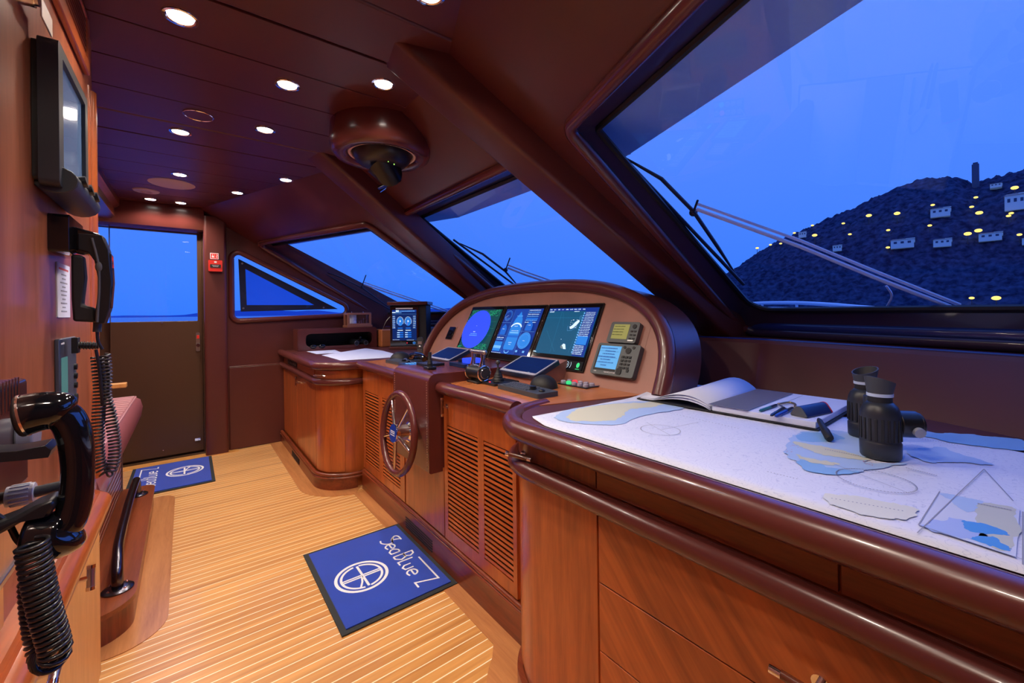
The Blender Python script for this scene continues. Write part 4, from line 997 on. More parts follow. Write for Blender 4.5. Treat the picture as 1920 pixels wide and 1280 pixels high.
# inset plan
q = onch([(1722, 985), (1762, 922), (1912, 955), (1905, 1045)])
mb = MB(mt=mat('inset_paper', (.62, .68, .86), .7)); mb.flat(q, Z0+.0004)
blob(onch([(1830, 942), (1905, 958), (1900, 1030), (1850, 1020), (1830, 985)]), Z0+.0006, mat('inset_land', (.55, .58, .53), .7), mb, .003, seed=11)
blob(onch([(1745, 975), (1800, 975), (1850, 990), (1840, 1012), (1790, 1005), (1735, 990)]), Z0+.0006, mat('inset_water', (.38, .50, .88), .7), mb, .003, seed=12)
blob(onch([(1805, 976), (1850, 985), (1885, 1000), (1850, 1004), (1815, 992)]), Z0+.0008, deepb, mb, .003, seed=13)
blob(onch([(1820, 1010), (1860, 1008), (1890, 1025), (1895, 1035), (1850, 1022)]), Z0+.0008, deepb, mb, .002, seed=14)
blob(onch([(1765, 925), (1800, 932), (1840, 940), (1815, 958), (1785, 945)]), Z0+.0008, shal2, mb, .003, seed=15)
mb.build('inset_map', sc, recalc=False, smooth=False)
mb = MB(mt=ink)
def rose(cx, cy, r):
    for i in range(72):
        a = 2*pi*i/72; mb.stroke([(cx+r*cos(a), cy+r*sin(a)), (cx+r*.955*cos(a), cy+r*.955*sin(a))], .0022, Z0+.0010)
    mb.stroke([(cx+r*cos(2*pi*i/48), cy+r*sin(2*pi*i/48)) for i in range(48)], .0011, Z0+.0010, closed=True)
    mb.stroke([(cx-r*.5, cy-r*.9), (cx+r*.7, cy+r*1.3)], .0013, Z0+.0010)
rose(*onch([(1238, 806)])[0], .055); rose(*onch([(1640, 900)])[0], .062)
for l in ([(983, 790), (1100, 842), (1300, 905), (1500, 963), (1700, 1020), (1900, 1078)], [(985, 796), (1100, 846), (1300, 909), (1500, 967), (1700, 1024), (1900, 1082)]): mb.stroke(onch(l), .0009, Z0+.0010)
for l in ([(1722, 985), (1762, 922)], [(1918, 960), (1918, 1060)], [(1722, 985), (1918, 1050)], [(1845, 880), (1720, 1000)], [(1845, 880), (1900, 940)], [(1240, 806), (1310, 792)]): mb.stroke(onch(l), .0016, Z0+.0012)
def textrow(u0, v0, u1, v1, n, s_=.004, seed=0):
    r = random.Random(seed)
    for i in range(n):
        f = i/n; p = V(onch([(u0+(u1-u0)*f, v0+(v1-v0)*f)])[0]); mb.flat([(p.x-s_/2, p.y-s_/3), (p.x+s_/2, p.y-s_/3), (p.x+s_/2, p.y+s_/3), (p.x-s_/2, p.y+s_/3)], Z0+.0012)
textrow(1700, 818, 1800, 836, 20, .003); textrow(1440, 885, 1500, 900, 10, .003); textrow(1560, 935, 1700, 960, 18, .003)
textrow(1258, 775, 1390, 805, 22); textrow(1548, 843, 1618, 857, 16); textrow(1700, 878, 1760, 893, 14); textrow(1835, 945, 1900, 958, 12)
mb.build('printed_lines', sc, recalc=False, smooth=False)
mb = MB(mt=mat('chart_red', (.6, .12, .2), .7)); 
rr = random.Random(4)
for (u, v) in ((1490, 838), (1480, 846), (1620, 868), (1630, 872)):
    for _ in range(6): p = onch([(u+rr.uniform(-8, 8), v+rr.uniform(-3, 3))])[0]; mb.flat([(p[0], p[1]), (p[0]+.003, p[1]), (p[0]+.002, p[1]+.003)], Z0+.0012)
mb.build('printed_marks', sc, recalc=False, smooth=False)
# open log book
lb = thing('log_book', 'open hardback log book with lifted left pages lying on the sea chart', 'book', (1.61, .72, .905))
BM = T((1.40, .715, .9040)) @ rz(R(1.5))
mb = MB(BM, blackm); mb.box((.21, -.150, .002), (.43, .31, .004)); mb.box((.21, .145, .002), (.43, .29, .004)); mb.build('cover', lb, bevel=.001)
mb = MB(BM, paper); mb.box((.21, -.150, .0135), (.42, .295, .019)); mb.build('right_pages', lb, bevel=.002)
mb = MB(BM, paper)
for k, (hgt, sh) in enumerate(((.026, 0), (.034, .004), (.042, .010))):
    A, B = [], []
    for i in range(15):
        f = i/14; y = .004+.275*f; z = .005+.002*k+hgt*max(0, sin(pi*min(1, f*1.25))**.8 if f < .8 else 0)*(1-f*.55)
        A.append(V((0+sh, y, z))); B.append(V((.42, y, z+.018*sin(pi*min(1, f*1.5)) if f < .66 else z)))
    mb.strip(A, B)
o = mb.build('left_pages', lb); sd = o.modifiers.new('t', 'SOLIDIFY'); sd.thickness = .0012
mb = MB(BM, ink)
for k in range(4): 
    y = .05+.045*k; f = (y-.004)/.275; z = .009+.042*(sin(pi*min(1, f*1.25))**.8)*(1-f*.55)
mb.box((.21, -.15, .0235), (.38, .0008, .0004)); mb.box((.06, -.15, .0235), (.0008, .26, .0004)); mb.build('ruling', lb)
mb = MB(BM @ T((.2, -.055, .0255)) , mat('film_grey', (.22, .23, .30), .25, coat=.3)); mb.box((0, 0, 0), (.41, .125, .0016)); mb.build('plastic_sheet', label='dark translucent plastic sheet lying across the right pages of the open log book', cat='sheet')
zt = .904+.0235
def penz(u0, v0, u1, v1, r, mts, name, label, cat='pen', z=zt, group=None, tip=True):
    a, b2 = site(u0, v0, z=z+r), site(u1, v1, z=z+r); d = (b2-a)
    o = thing(name, label, cat, V((a.x, a.y, z)), group)
    mb = MB(mt=mts[0]); mb.tube([a, a+d*.08, a+d*.62], [r*.35, r, r], 12); mb.build('barrel', o)
    mb = MB(mt=mts[1]); mb.tube([a+d*.62, a+d*.97, b2], [r*1.05, r*1.05, r*.7], 12); mb.build('cap', o)
penz(1424, 770, 1456, 759, .0045, (mat('pen_green', (.02, .18, .16), .4), black), 'pen', 'green barrelled pen with dark end on the open log book')
penz(1445, 779, 1470, 764, .0045, (black, black), 'pen', 'black pen lying just right of the green pen on the log book')
penz(1454, 780, 1486, 765, .0055, (mat('pen_blue', (.01, .05, .35), .3), black), 'pen', 'blue and black ballpoint pen crossing the black pen')
dv = thing('divider', 'brass and steel chart dividers beside the pens on the log book', 'divider', site(1470, 757, z=zt))
mb = MB(mt=mat('brass', (.45, .35, .2), .3, .9)); p = [site(u, v, z=zt+.006) for u, v in ((1460, 757), (1478, 754), (1490, 757), (1491, 763))]
mb.tube(smooth_path(p, 4), .004, 8); mb.use(steel).tube([site(1458, 757, z=zt+.004), site(1474, 766, z=zt+.004)], .0025, 8); mb.build('legs', dv)
# triangular glasses case
CMx = frame(site(1497, 781, z=zt), (site(1541, 772, z=zt)-site(1497, 781, z=zt)).normalized(), (0, 0, 1)); CL = .135
gc = thing('glasses_case', 'small dark blue triangular spectacle case lying on the log book', 'case', CMx)
CX2 = frame(CMx.translation, (0, 0, 1), CMx.to_3x3().col[2], CMx.to_3x3().col[0])
mb = MB(CX2, mat('case_blue', (.01, .03, .13), .35)); tri_ = roundpoly([(.0, -.028), (.0, .028), (.042, .0)], [.004, .004, .014], 5); mb.prism(tri_, .004, CL-.006); mb.build('shell', gc)
mb = MB(CX2, mat('case_end', (.09, .10, .11), .5)); mb.prism([(p[0]*.95+.001, p[1]*.95) for p in tri_], 0, .005); mb.build('end_cap', gc); mb = MB(CX2, red); mb.prism([(p[0]*1.02, p[1]*1.02) for p in tri_], CL-.006, CL); mb.build('edge_band', gc)
# black marker on the chart
a, b2 = site(1535, 788, z=.93), site(1556, 822, z=.913); 
a, b2 = V((a.x, a.y, .934)), V((b2.x, b2.y, .912))
mk = thing('marker_pen', 'thick black marker leaning from the log book edge onto the chart', 'pen', V((b2.x, b2.y, .9035)))
mb = MB(mt=blackm); d = b2-a; mb.tube([a, a+d*.1, a+d*.5, a+d*.6, a+d*.95, b2], [.004, .007, .008, .010, .010, .006], 12); mb.build('barrel', mk)
# binoculars standing on their objectives
bn = thing('binoculars', 'large black rubber armoured binoculars with blue-white rings standing on the chart', 'binoculars', (1.30, .27, .903))
rub = mat('armour', (.022, .027, .040), .38, bump=(300, .1, .0004))
def barrel(c, s_, front):
    m = T(c)
    pr = [(.036, 0), (.038, .004), (.0385, .035), (.0375, .037), (.0365, .04), (.037, .075), (.0375, .095), (.0365, .105), (.032, .118), (.024, .127), (.018, .130), (.018, .150)]
    mb = MB(m, rub); mb.lathe(pr, n=36); mb.build('barrel', bn)
    mb = MB(m, blackm)
    for k in range(20):
        a = 2*pi*k/20; mb.box((0, 0, 0), (.0035, .0055, .050), rz(a) @ T((.0372, 0, .067)))
    mb.build('grip_ribs', bn, bevel=.001)
    mb = MB(m, blackm); mb.cyl((0, 0, .128), (0, 0, .142), .0225, 28); mb.build('diopter', bn)
    mb = MB(m, mat('ring_pale', (.55, .65, .85), .35)); mb.lathe([(.020, .140), (.0245, .141), (.0245, .148), (.020, .149)], n=32); mb.build('eyepiece_ring', bn)
    mb = MB(m, mat('eyecup', (.05, .055, .065), .6)); n = 32; A, B, C = [], [], []
    for i in range(n):
        a = 2*pi*i/n; hgt = .168+.020*(.5+.5*cos(a-front))
        A.append((.0235*cos(a), .0235*sin(a), .148)); B.append((.0285*cos(a), .0285*sin(a), hgt)); C.append((.019*cos(a), .019*sin(a), .150))
    B2 = [(x*.9, y*.9, z) for x, y, z in B]
    mb.strip([V(p) for p in A], [V(p) for p in B], closed=True); mb.strip([V(p) for p in B], [V(p) for p in B2], closed=True); mb.strip([V(p) for p in B2], [V(p) for p in C], closed=True); mb.build('eyecup', bn)
cA, cB = site(1651, 855, z=.9035), site(1623, 817, z=.9035)
barrel(cA, 1, R(150)); barrel(cB, 1, R(-30))
mb = MB(mt=rub); mid_ = (cA+cB)/2
mb.tube([mid_+V((0, 0, .045)), mid_+V((0, 0, .125))], .017, 16, flat=1.4); mb.build('bridge', bn)
dirx = (cA-cB).normalized(); px = V((.62, -.78, 0))
mb = MB(mt=black); c0 = cA+px*.030+V((0, 0, .078)); mb.cyl(c0, c0+px*.040, .030, 28); mb.cyl(c0+px*.040, c0+px*.046, .027, 28); mb.build('compass_housing', bn, bevel=.002)
mb = MB(mt=mat('grey_cap', (.35, .37, .42), .5)); mb.cyl(c0+px*.026+V((-.020, -.018, -.010)), c0+px*.026+V((-.0265, -.0235, -.012)), .011, 18); mb.build('compass_cap', bn)

# papers and binoculars on the port cabinet
cp = thing('port_chart', 'white laminated chart sheets on the far cabinet top', 'chart', (1.15, 3.8, .898))
mb = MB(mt=paper); mb.prism([(.90, 3.86), (.905, 3.30), (1.38, 3.23), (1.45, 3.9), (1.42, 4.30)], .8985, .8995); mb.build('sheet', cp)
mb = MB(mt=paper); mb.prism([(.88, 4.35), (1.13, 4.33), (1.10, 3.98), (.89, 4.0)], .8985, .8997); mb.build('side_sheet', cp)
b3 = thing('binoculars', 'small dark binoculars lying in the slot of the leather shelf box', 'binoculars', (1.40, 4.46, .912))
for dy, dx in ((0, 0), (0, .095)):
    mb = MB(mt=black); x = 1.36+dx; mb.tube([(x, 4.52, .955), (x, 4.46, .955), (x, 4.42, .953), (x, 4.385, .95)], [.036, .036, .026, .024], 18); mb.build('barrel', b3)
    mb = MB(mt=steel); mb.tube([(x+.021*cos(2*pi*i/20), 4.384, .95+.021*sin(2*pi*i/20)) for i in range(20)], .003, 6, closed=True); mb.build('eyepiece_ring', b3)
mb = MB(mt=black); mb.box((1.407, 4.46, .965), (.07, .05, .04)); mb.cyl((1.407, 4.45, .97), (1.407, 4.41, 1.01), .012, 12); mb.build('bridge', b3, bevel=.006)
sg = thing('sunglasses', 'dark sunglasses at the left end of the slot in the leather shelf box', 'glasses', (.99, 4.43, .912))
mb = MB(mt=blackg)
for x in (.95, 1.03): mb.ball((x, 4.40, .935), (.030, .006, .020), 14, 8)
mb.tube([(.975, 4.40, .942), (1.005, 4.40, .942)], .003, 6)
for x in (.92, 1.06): mb.tube([(x, 4.405, .942), (x, 4.50, .935)], .003, 6)
mb.build('frame', sg)
# wiring stalk by the monitor
mb = MB(mt=steel); mb.tube(smooth_path([(1.62, 4.35, 1.085), (1.66, 4.33, 1.18), (1.74, 4.28, 1.27)], 5), .0025, 6)
mb.build('cable', label='thin wire rising beside the engine monitor from the cherry block', cat='cable')

# ================================================================== MATS
def mat_obj(x0, y0, x1, y1, flip, label):
    m = T(((x0+x1)/2, (y0+y1)/2, .003)) @ rz(R(-90 if not flip else 90)); w, h = abs(y1-y0), abs(x1-x0)
    t = thing('floor_mat', label, 'mat', m, 'blue logo mats on the teak floor')
    mb = MB(m, mat('mat_rubber', (.025, .03, .035), .8)); mb.prism([(-w/2, -h/2), (w/2, -h/2), (w/2, h/2), (-w/2, h/2)], 0, .004); mb.build('rubber_edge', t, bevel=.001)
    mb = MB(m, mat('mat_pile', (.004, .055, .52), .95, bump=(900, .6, .002), var=.25, sheen=.3)); mb.prism([(-w/2+.022, -h/2+.022), (w/2-.022, -h/2+.022), (w/2-.022, h/2-.022), (-w/2+.022, h/2-.022)], .004, .009); mb.build('pile', t, bevel=.001)
    mb = MB(m, mat('mat_print', (.85, .88, .95), .9)); z = .0094; k = .0085; s_L = .030
    # lettering, one stroke set: Sea Blue'Z ; units of .1 = small letter height
    def L(pts, ox, oy, s=.05, closed=False, w_=k, sm=0):
        P = [(ox+x*s, oy+y*s) for x, y in pts]
        if sm: P = [(p.x, p.y) for p in smooth_path([(x, y, 0) for x, y in P], 4, closed)]
        mb.stroke(P, w_, z, closed=closed)
    oy = .098; s0 = .057
    L([(.95, 1.75), (.2, 1.72), (.0, 1.40), (.55, 1.02), (1.0, .88)], -.215, oy, s0, sm=1); L([(.0, .05), (.5, -.02), (.98, .42), (.95, .88), (.45, .98), (.05, 1.3)], -.215, oy, s0, sm=1); L([(.75, 1.72), (.60, 1.35), (.5, .95)], -.215, oy, s0)
    def e(ox): L([(.05, .55), (.9, .55), (.78, .9), (.42, 1.0), (.06, .78), (.02, .3), (.35, .0), (.85, .1)], ox, oy, s0*.84, sm=1)
    e(-.150)
    L([(.85, 1.0), (.4, 1.0), (.05, .65), (.05, .3), (.4, .0), (.85, .05), (.85, 1.0)], -.096, oy, s0*.84)
    L([(.15, .0), (.15, 1.9), (.6, 1.85), (.85, 1.45), (.6, 1.02), (.15, 1.0)], -.032, oy, s0*.92, sm=0); L([(.15, 1.0), (.75, .98), (1.0, .5), (.6, .02), (.15, .0)], -.032, oy, s0*.92)
    L([(.1, 1.35), (.1, .0), (.6, .0)], s_L, oy, s0)
    L([(.1, 1.0), (.1, .3), (.4, .0), (.8, .15), (.8, 1.0)], .072, oy, s0*.85)
    e(.128)
    L([(-2.46, 1.80), (1.32, 1.80), (.72, .0), (1.42, .0)], .192, oy, s0)
    # round emblem
    cx, cy, r = .028, -.077, .114
    for q, wd in ((r, .014), (r*.80, .011)):
        arcs = [(0, 360)] if q == r else [(8, 172), (188, 352)]
        for a0, a1 in arcs:
            n = 40; P = [(cx+q*cos(R(a0+(a1-a0)*i/n)), cy+q*sin(R(a0+(a1-a0)*i/n))) for i in range(n+(0 if a1-a0 == 360 else 1))]
            mb.stroke(P, wd, z, closed=(a1-a0 == 360))
    q = r*.79
    mb.stroke([(cx-.006, cy-q), (cx-.006, cy+q*.98)], .009, z+.0001); mb.stroke([(cx+.008, cy-q), (cx+.008, cy+q*.98)], .009, z+.0001)
    mb.stroke([(cx-q, cy+.004), (cx+q, cy+.004)], .011, z+.0002); mb.stroke([(cx+q*.9, cy-.03), (cx+q*.5, cy-.012), (cx, cy)], .009, z+.0002)
    mb.build('logo_print', t, recalc=False, smooth=False)
mat_obj(.455, 1.69, .968, 2.385, False, 'blue logo mat on the teak floor below the steering wheel')
mat_obj(-.375, 3.875, .145, 4.59, True, 'blue logo mat on the teak floor by the glazed side door')
# ================================================================== LEFT WALL
WX = -.26
t = thing('radar_screen', 'grey wall radar display with a control pod below its screen, high on the left wall', 'monitor', (-.24, 1.46, 1.55))
RM = frame((WX, 0, 0), (0, 1, 0), (0, 0, 1), (1, 0, 0))     # local x = world y, local y = z, local z = out of the wall
mb = MB(RM, grey); mb.prism(roundpoly([(1.315, 1.545), (1.625, 1.545), (1.625, 1.845), (1.315, 1.845)], .010), .0, .018); mb.build('mount', t, bevel=.002)
mb = MB(RM, grey); mb.prism(roundpoly([(1.305, 1.535), (1.63, 1.535), (1.63, 1.85), (1.305, 1.85)], .012), .010, .042, hole=roundpoly([(1.345, 1.585), (1.60, 1.585), (1.60, 1.825), (1.345, 1.825)], .004)); hs = mb.build('housing', t, bevel=.005)
mb = MB(RM, mat('radar_glass', (.10, .16, .28), .22, emis=(.12, .22, .45), es=.30, coat=.5)); mb.prism([(1.345, 1.585), (1.60, 1.585), (1.60, 1.825), (1.345, 1.825)], .012, .034); mb.build('screen', hs)
mb = MB(RM, grey); mb.tube([(1.33, 1.552, .030), (1.62, 1.552, .030)], [.030, .030], 16, flat=1.25); pod_ = mb.build('control_pod', t, bevel=.002)
for k in range(3):
    mb = MB(RM, black); mb.cyl((1.39+.08*k, 1.563, .050), (1.39+.08*k, 1.568, .072), .013, 16); mb.build('knob', pod_)
mb = MB(RM, steel)
for k in range(5): mb.box((1.36+.045*k, 1.548, .0605), (.012, .008, .004))
mb.build('button', t)
# key lock with tag
t = thing('key_lock', 'chrome key lock with a cream tag on the wall above the radar display', 'lock', (-.25, 1.21, 1.88))
mb = MB(RM, chrome); mb.cyl((1.235, 1.885, 0), (1.235, 1.885, .022), .018, 20); mb.cyl((1.235, 1.885, .022), (1.235, 1.885, .028), .014, 20); mb.build('cylinder', t)
mb = MB(RM, cream); mb.box((1.30, 1.885, .026), (.085, .04, .003)); mb.build('tag', t, bevel=.001)
# louvred locker front near the ceiling
lv = thing('louvred_locker', 'cherry louvred locker front near the ceiling at the top of the left wall', 'cabinet', (WX, 1.45, 2.03))
mb = MB(RM, cherry_y); mb.prism([(.90, 2.02), (1.88, 2.02), (1.88, 2.195), (.90, 2.195)], .0, .016, hole=[(.95, 2.06), (1.84, 2.06), (1.84, 2.185), (.95, 2.185)]); mb.build('frame', lv, bevel=.004)
mb = MB(RM, cherry_dky); 
for k in range(8): mb.box((1.395, 2.068+.0155*k, .008), (.89, .010, .010))
mb.use(blackm).box((1.395, 2.12, .002), (.89, .13, .003)); mb.build('louvre', lv)
# wall edge mouldings
mb = MB(mt=cherry); mb.tube([(-.268, 2.015, .70), (-.268, 2.015, 2.02)], .022, 14); mb.tube([(-.262, 1.96, .70), (-.262, 1.96, 2.02)], .008, 10)
mb.build('trim_10', kind='structure')
# desk ledge and cupboard below
dk = thing('left_cupboard', 'honey coloured cupboard with a rounded cherry ledge below the telephones', 'cabinet', (-.3, 1.1, 0))
mb = MB(mt=honey); mb.box((-.2575, .98, .34), (.012, 2.06, .62)); mb.build('door', dk, bevel=.001)
hq = site(170, 1082, x=-.214); tbar('handle', dk, (-.2515, hq.y, hq.z), (0, .25, 1), (1, 0, 0), .062, .0085, .038, steel)
hq = site(104, 1255, x=-.214); tbar('handle', dk, (-.2515, hq.y, hq.z), (0, .9, .3), (1, 0, 0), .07, .0085, .038, steel)
mb = MB(mt=cherry_y)
prof = [(-.262, .64), (-.222, .648), (-.200, .665), (-.196, .69), (-.206, .706), (-.222, .712), (-.232, .706), (-.236, .716), (-.262, .722)]
for y0_, y1_ in ((-.9, 1.80),):
    A = [V((x, y0_, z)) for x, z in prof]; B = [V((x, y1_, z)) for x, z in prof]; mb.strip(A, B, closed=True); mb.add(A, [tuple(range(9))])
    C = [V((-.262+(x+.262)*.6, y1_+.035, z)) for x, z in prof]; mb.strip(B, C, closed=True); mb.add(C, [tuple(range(8, -1, -1))])
mb.build('ledge', dk, ang=50)
mb = MB(mt=steel); mb.box((-.258, .6, .80), (.008, 1.5, .012)); mb.use(honey).box((-.2585, .35, .76), (.006, 1.5, .07)); mb.build('wall_strip', dk, bevel=.002)
# notice
t = thing('notice', 'white typed notice stuck to the left wall below the far handset bracket', 'notice', (WX, 1.57, 1.25))
mb = MB(RM, paper); mb.prism([(1.505, 1.25), (1.645, 1.25), (1.645, 1.388), (1.505, 1.388)], .0, .002); mb.build('sheet', t)
mb = MB(RM, mat('ink_red', (.6, .1, .12), .7)); mb.box((1.575, 1.374, .0022), (.10, .005, .0004)); mb.use(ink)
for k in range(10):
    w = .10*random.uniform(.3, 1); mb.box((1.575, 1.36-.0105*k, .0022), (w, .0035, .0004))
mb.build('typing', t)
# flush instrument with teal lcd
t = thing('wall_instrument', 'flush grey instrument with a teal screen and buttons below the notice', 'instrument', (WX, 1.57, 1.0))
mb = MB(RM, mat('instrument_grey', (.06, .075, .10), .4)); mb.prism([(1.478, 1.005), (1.665, 1.005), (1.665, 1.197), (1.478, 1.197)], .0, .010, ); mb.build('housing', t, bevel=.003)
mb = MB(RM, emi('lcd_teal', (.10, .28, .27), .55)); mb.prism([(1.49, 1.02), (1.555, 1.02), (1.555, 1.15), (1.49, 1.15)], .010, .0106); mb.build('screen', t)
mb = MB(RM, black)
for z in (1.165, 1.115, 1.09, 1.065, 1.03): mb.cyl((1.635, z, .010), (1.635, z, .016), .012 if z in (1.165, 1.03) else .008, 14)
mb.use(white).box((1.505, 1.185, .0105), (.03, .004, .0006)); mb.build('button', t)

def xz_prism(pts, y0, y1, mt): return MB(frame((0, 0, 0), (1, 0, 0), (0, 0, 1), (0, -1, 0)), mt).prism(pts, -y1, -y0)
def img(l, y): return [(site(u, v, y=y).x, site(u, v, y=y).z) for u, v in l]
# far handset on its bracket
ph = thing('wall_telephone', 'black telephone handset in a wall cradle beside the white notice', 'phone', (-.22, 1.5, 1.24))
mb = MB(RM, blackg); mb.prism(roundpoly([(1.43, 1.405), (1.60, 1.405), (1.60, 1.495), (1.43, 1.495)], .008), 0, .035); mb.build('bracket', ph, bevel=.004)
y = 1.50
mb = xz_prism(img([(118, 420), (190, 440), (192, 478), (150, 478), (118, 462)], y), y-.02, y+.02, blackg)
mb.build('clip', ph, bevel=.006, seg=3)
mb = xz_prism(img([(150, 440), (195, 444), (206, 470), (212, 530), (208, 580), (198, 606), (182, 606), (180, 590), (186, 560), (186, 520), (180, 490), (168, 474), (150, 470)], y), y-.026, y+.026, black)
mb.build('handset', ph, bevel=.009, seg=3)
mb = xz_prism(img([(206, 474), (211, 478), (214, 530), (210, 578), (206, 578), (208, 530)], y), y-.018, y+.018, blackg); mb.build('keypad', ph, bevel=.002)
mb = xz_prism(img([(136, 478), (158, 480), (162, 520), (156, 572), (178, 577), (182, 604), (140, 602), (137, 560)], y), y-.022, y+.022, blackm); mb.build('cradle', ph, bevel=.005, seg=2)
mb = MB(mt=mat('grey_seam', (.10, .10, .105), .5)); sp_ = [site(u, v, y=y-.028) for u, v in ((172, 446), (180, 475), (185, 500), (186, 540), (184, 570), (182, 604))]
mb.tube(smooth_path(sp_, 4), .0028, 8); mb.ball(sp_[2], (.007, .004, .013)); mb.build('seam', ph)
mb = MB(mt=grey); mb.cyl(site(183, 604, y=y), site(182, 622, y=y), .0085, 12); mb.build('cord_sleeve', ph)
def helix(path, r, pitch, wr, mt, name, parent, k=9, n=6):
    P = smooth_path(path, 12); L = [0]
    for a, b in zip(P[:-1], P[1:]): L.append(L[-1]+(b-a).length)
    tot = L[-1]; turns = tot/pitch; N = int(turns*k); out = []
    j = 0; u = V((0, 1, 0))
    for i in range(N+1):
        s = tot*i/N
        while j < len(L)-2 and L[j+1] < s: j += 1
        f = (s-L[j])/max(1e-9, L[j+1]-L[j]); p = P[j].lerp(P[j+1], min(1, f)); tn = (P[j+1]-P[j]).normalized()
        u = (u-tn*u.dot(tn)).normalized(); w = tn.cross(u); a = 2*pi*i/k
        out.append(p+u*(cos(a)*r)+w*(sin(a)*r))
    mb = MB(mt=mt); mb.tube(out, wr, n); return mb.build(name, parent, ang=80)
cordm = mat('cord_black', (.014, .014, .016), .3, coat=.3)
mb = MB(mt=cordm); mb.tube(smooth_path([site(182, 620, y=1.5), site(184, 640, y=1.5), site(192, 655, y=1.5)], 4), .0035, 8)
mb.tube(smooth_path([site(180, 655, y=1.485), site(186, 690, y=1.485), site(190, 730, y=1.485), site(192, 760, y=1.49)], 4), .0035, 8); mb.build('cord_lead', ph)
helix([site(195, 664, y=1.5), site(198, 700, y=1.5), site(197, 740, y=1.5), site(207, 780, y=1.5), site(215, 830, y=1.5), site(213, 865, y=1.5), site(203, 886, y=1.5), site(190, 878, y=1.5), site(184, 845, y=1.5), site(184, 790, y=1.5), site(187, 730, y=1.5), site(184, 690, y=1.5), site(182, 670, y=1.5)], .0115, .0088, .0026, cordm, 'coiled_cord', ph)
hk = thing('cord_hook', 'short black ribbed wall hook holding the far telephone cord', 'hook', (-.25, 1.53, 1.18))
mb = MB(mt=black); a = site(142, 647, y=1.54); b = site(186, 648, y=1.54); mb.cyl(a, b, .0085, 14)
for k in range(6): p = a.lerp(b, .2+.13*k); mb.cyl(p, p+(b-a)*.05, .0108, 14)
mb.use(blackm).box(a+V((0, 0, 0)), (.012, .03, .04)); mb.build('arm', hk, bevel=.001)

# near handset on a control box
y = .80
bxn = thing('control_box', 'black control box with silver knobs behind the near telephone at the left edge', 'instrument', (-.23, .95, .98))
mb = MB(mt=mat('box_plum', (.045, .02, .022), .22, coat=.4)); mb.box((-.2375, .965, 1.065), (.045, .17, .17)); mb.build('housing', bxn, bevel=.006)
mb = MB(mt=chrome); kx = -.215
for k in range(7): mb.box((-.214, .905+.014*k, 1.135), (.004, .006, .045), )
mb.build('grille', bxn)
mb = MB(mt=mat('dial_grey', (.20, .22, .28), .35)); mb.cyl((-.215, 1.0, 1.065), (-.195, 1.0, 1.065), .028, 28); mb.build('dial', bxn, bevel=.003)
mb = MB(mt=redl); mb.cyl((-.215, .915, 1.055), (-.209, .915, 1.055), .005, 12); mb.build('lamp', bxn)
p0, p1 = site(12, 932, y=.86), site(66, 922, y=.86)
mb = MB(mt=mat('knob_white', (.62, .62, .66), .25, coat=.5)); mb.cyl(p0, p1, .0135, 24)
for k in range(16): a = 2*pi*k/16; d = V((0, cos(a), sin(a)))*.0135; mb.cyl(p0+(p1-p0)*.15+d, p0+(p1-p0)*.85+d, .0014, 6)
mb.build('knob', bxn, bevel=.001)
mb = MB(mt=grey); mb.cyl(p1, site(118, 910, y=.86), .0075, 14); mb.build('shaft', bxn); mb = MB(mt=grey); mb.cyl(V((-.215, p0.y, p0.z)), p0, .008, 12); mb.build('spindle', bxn)

pn = thing('wall_telephone', 'glossy black telephone handset nearest the camera with a thick coiled cord, left edge', 'phone', (-.2, .80, .95))
def ip(u, v, yy=y): return site(u, v, y=yy)
mb = MB(mt=blackg)
hp = smooth_path([ip(96, 776), ip(122, 782), ip(139, 812), ip(146, 860), ip(145, 910), ip(138, 955), ip(124, 985), ip(98, 1000)], 5)
n = len(hp); mb.tube(hp, [.0165+.003*abs(i/(n-1)-.5)*2 for i in range(n)], 18, flat=.92, up=(0, 1, 0)); mb.build('handle', pn, ang=60)
ec = smooth_path([ip(130, 776), ip(108, 769), ip(72, 772), ip(46, 778), ip(31, 781)], 4); n = len(ec)
mb = MB(mt=blackg); rr_ = [.012, .018, .021, .0225, .0235, .024, .0245, .025, .0255, .0257, .026, .026, .026, .026]
mb.tube(ec[:13], rr_[:13], 24, flat=1.0); mb.build('earpiece', pn, ang=50)
mb = MB(mt=mat('ear_cap', (.03, .02, .017), .45)); mb.tube(ec[12:], [.0265, .0268, .0265, .0255, .022], 24); mb.build('ear_cap', pn, ang=50)
mb = MB(mt=chrome); e0 = ec[12]; dd = (ec[13]-ec[11]).normalized(); mb.cyl(e0-dd*.0012, e0+dd*.0012, .0268, 28); mb.build('ear_ring', pn)
mc = smooth_path([ip(138, 985), ip(120, 1000), ip(95, 1003), ip(60, 1004), ip(42, 1006)], 4); n = len(mc)
mb = MB(mt=blackg); mb.tube(mc, [.012, .019, .024, .027, .028, .029, .0295, .030, .0295, .029, .0285, .028, .0275, .027, .026, .024, .020][:n], 24); mb.build('mouthpiece', pn, ang=50)
mb = MB(mt=mat('mouth_cap', (.38, .25, .18), .5)); c_ = ip(88, 1028); mb.ball(c_, (.022, .02, .007), 20, 8); mb.build('mouth_cap', pn)
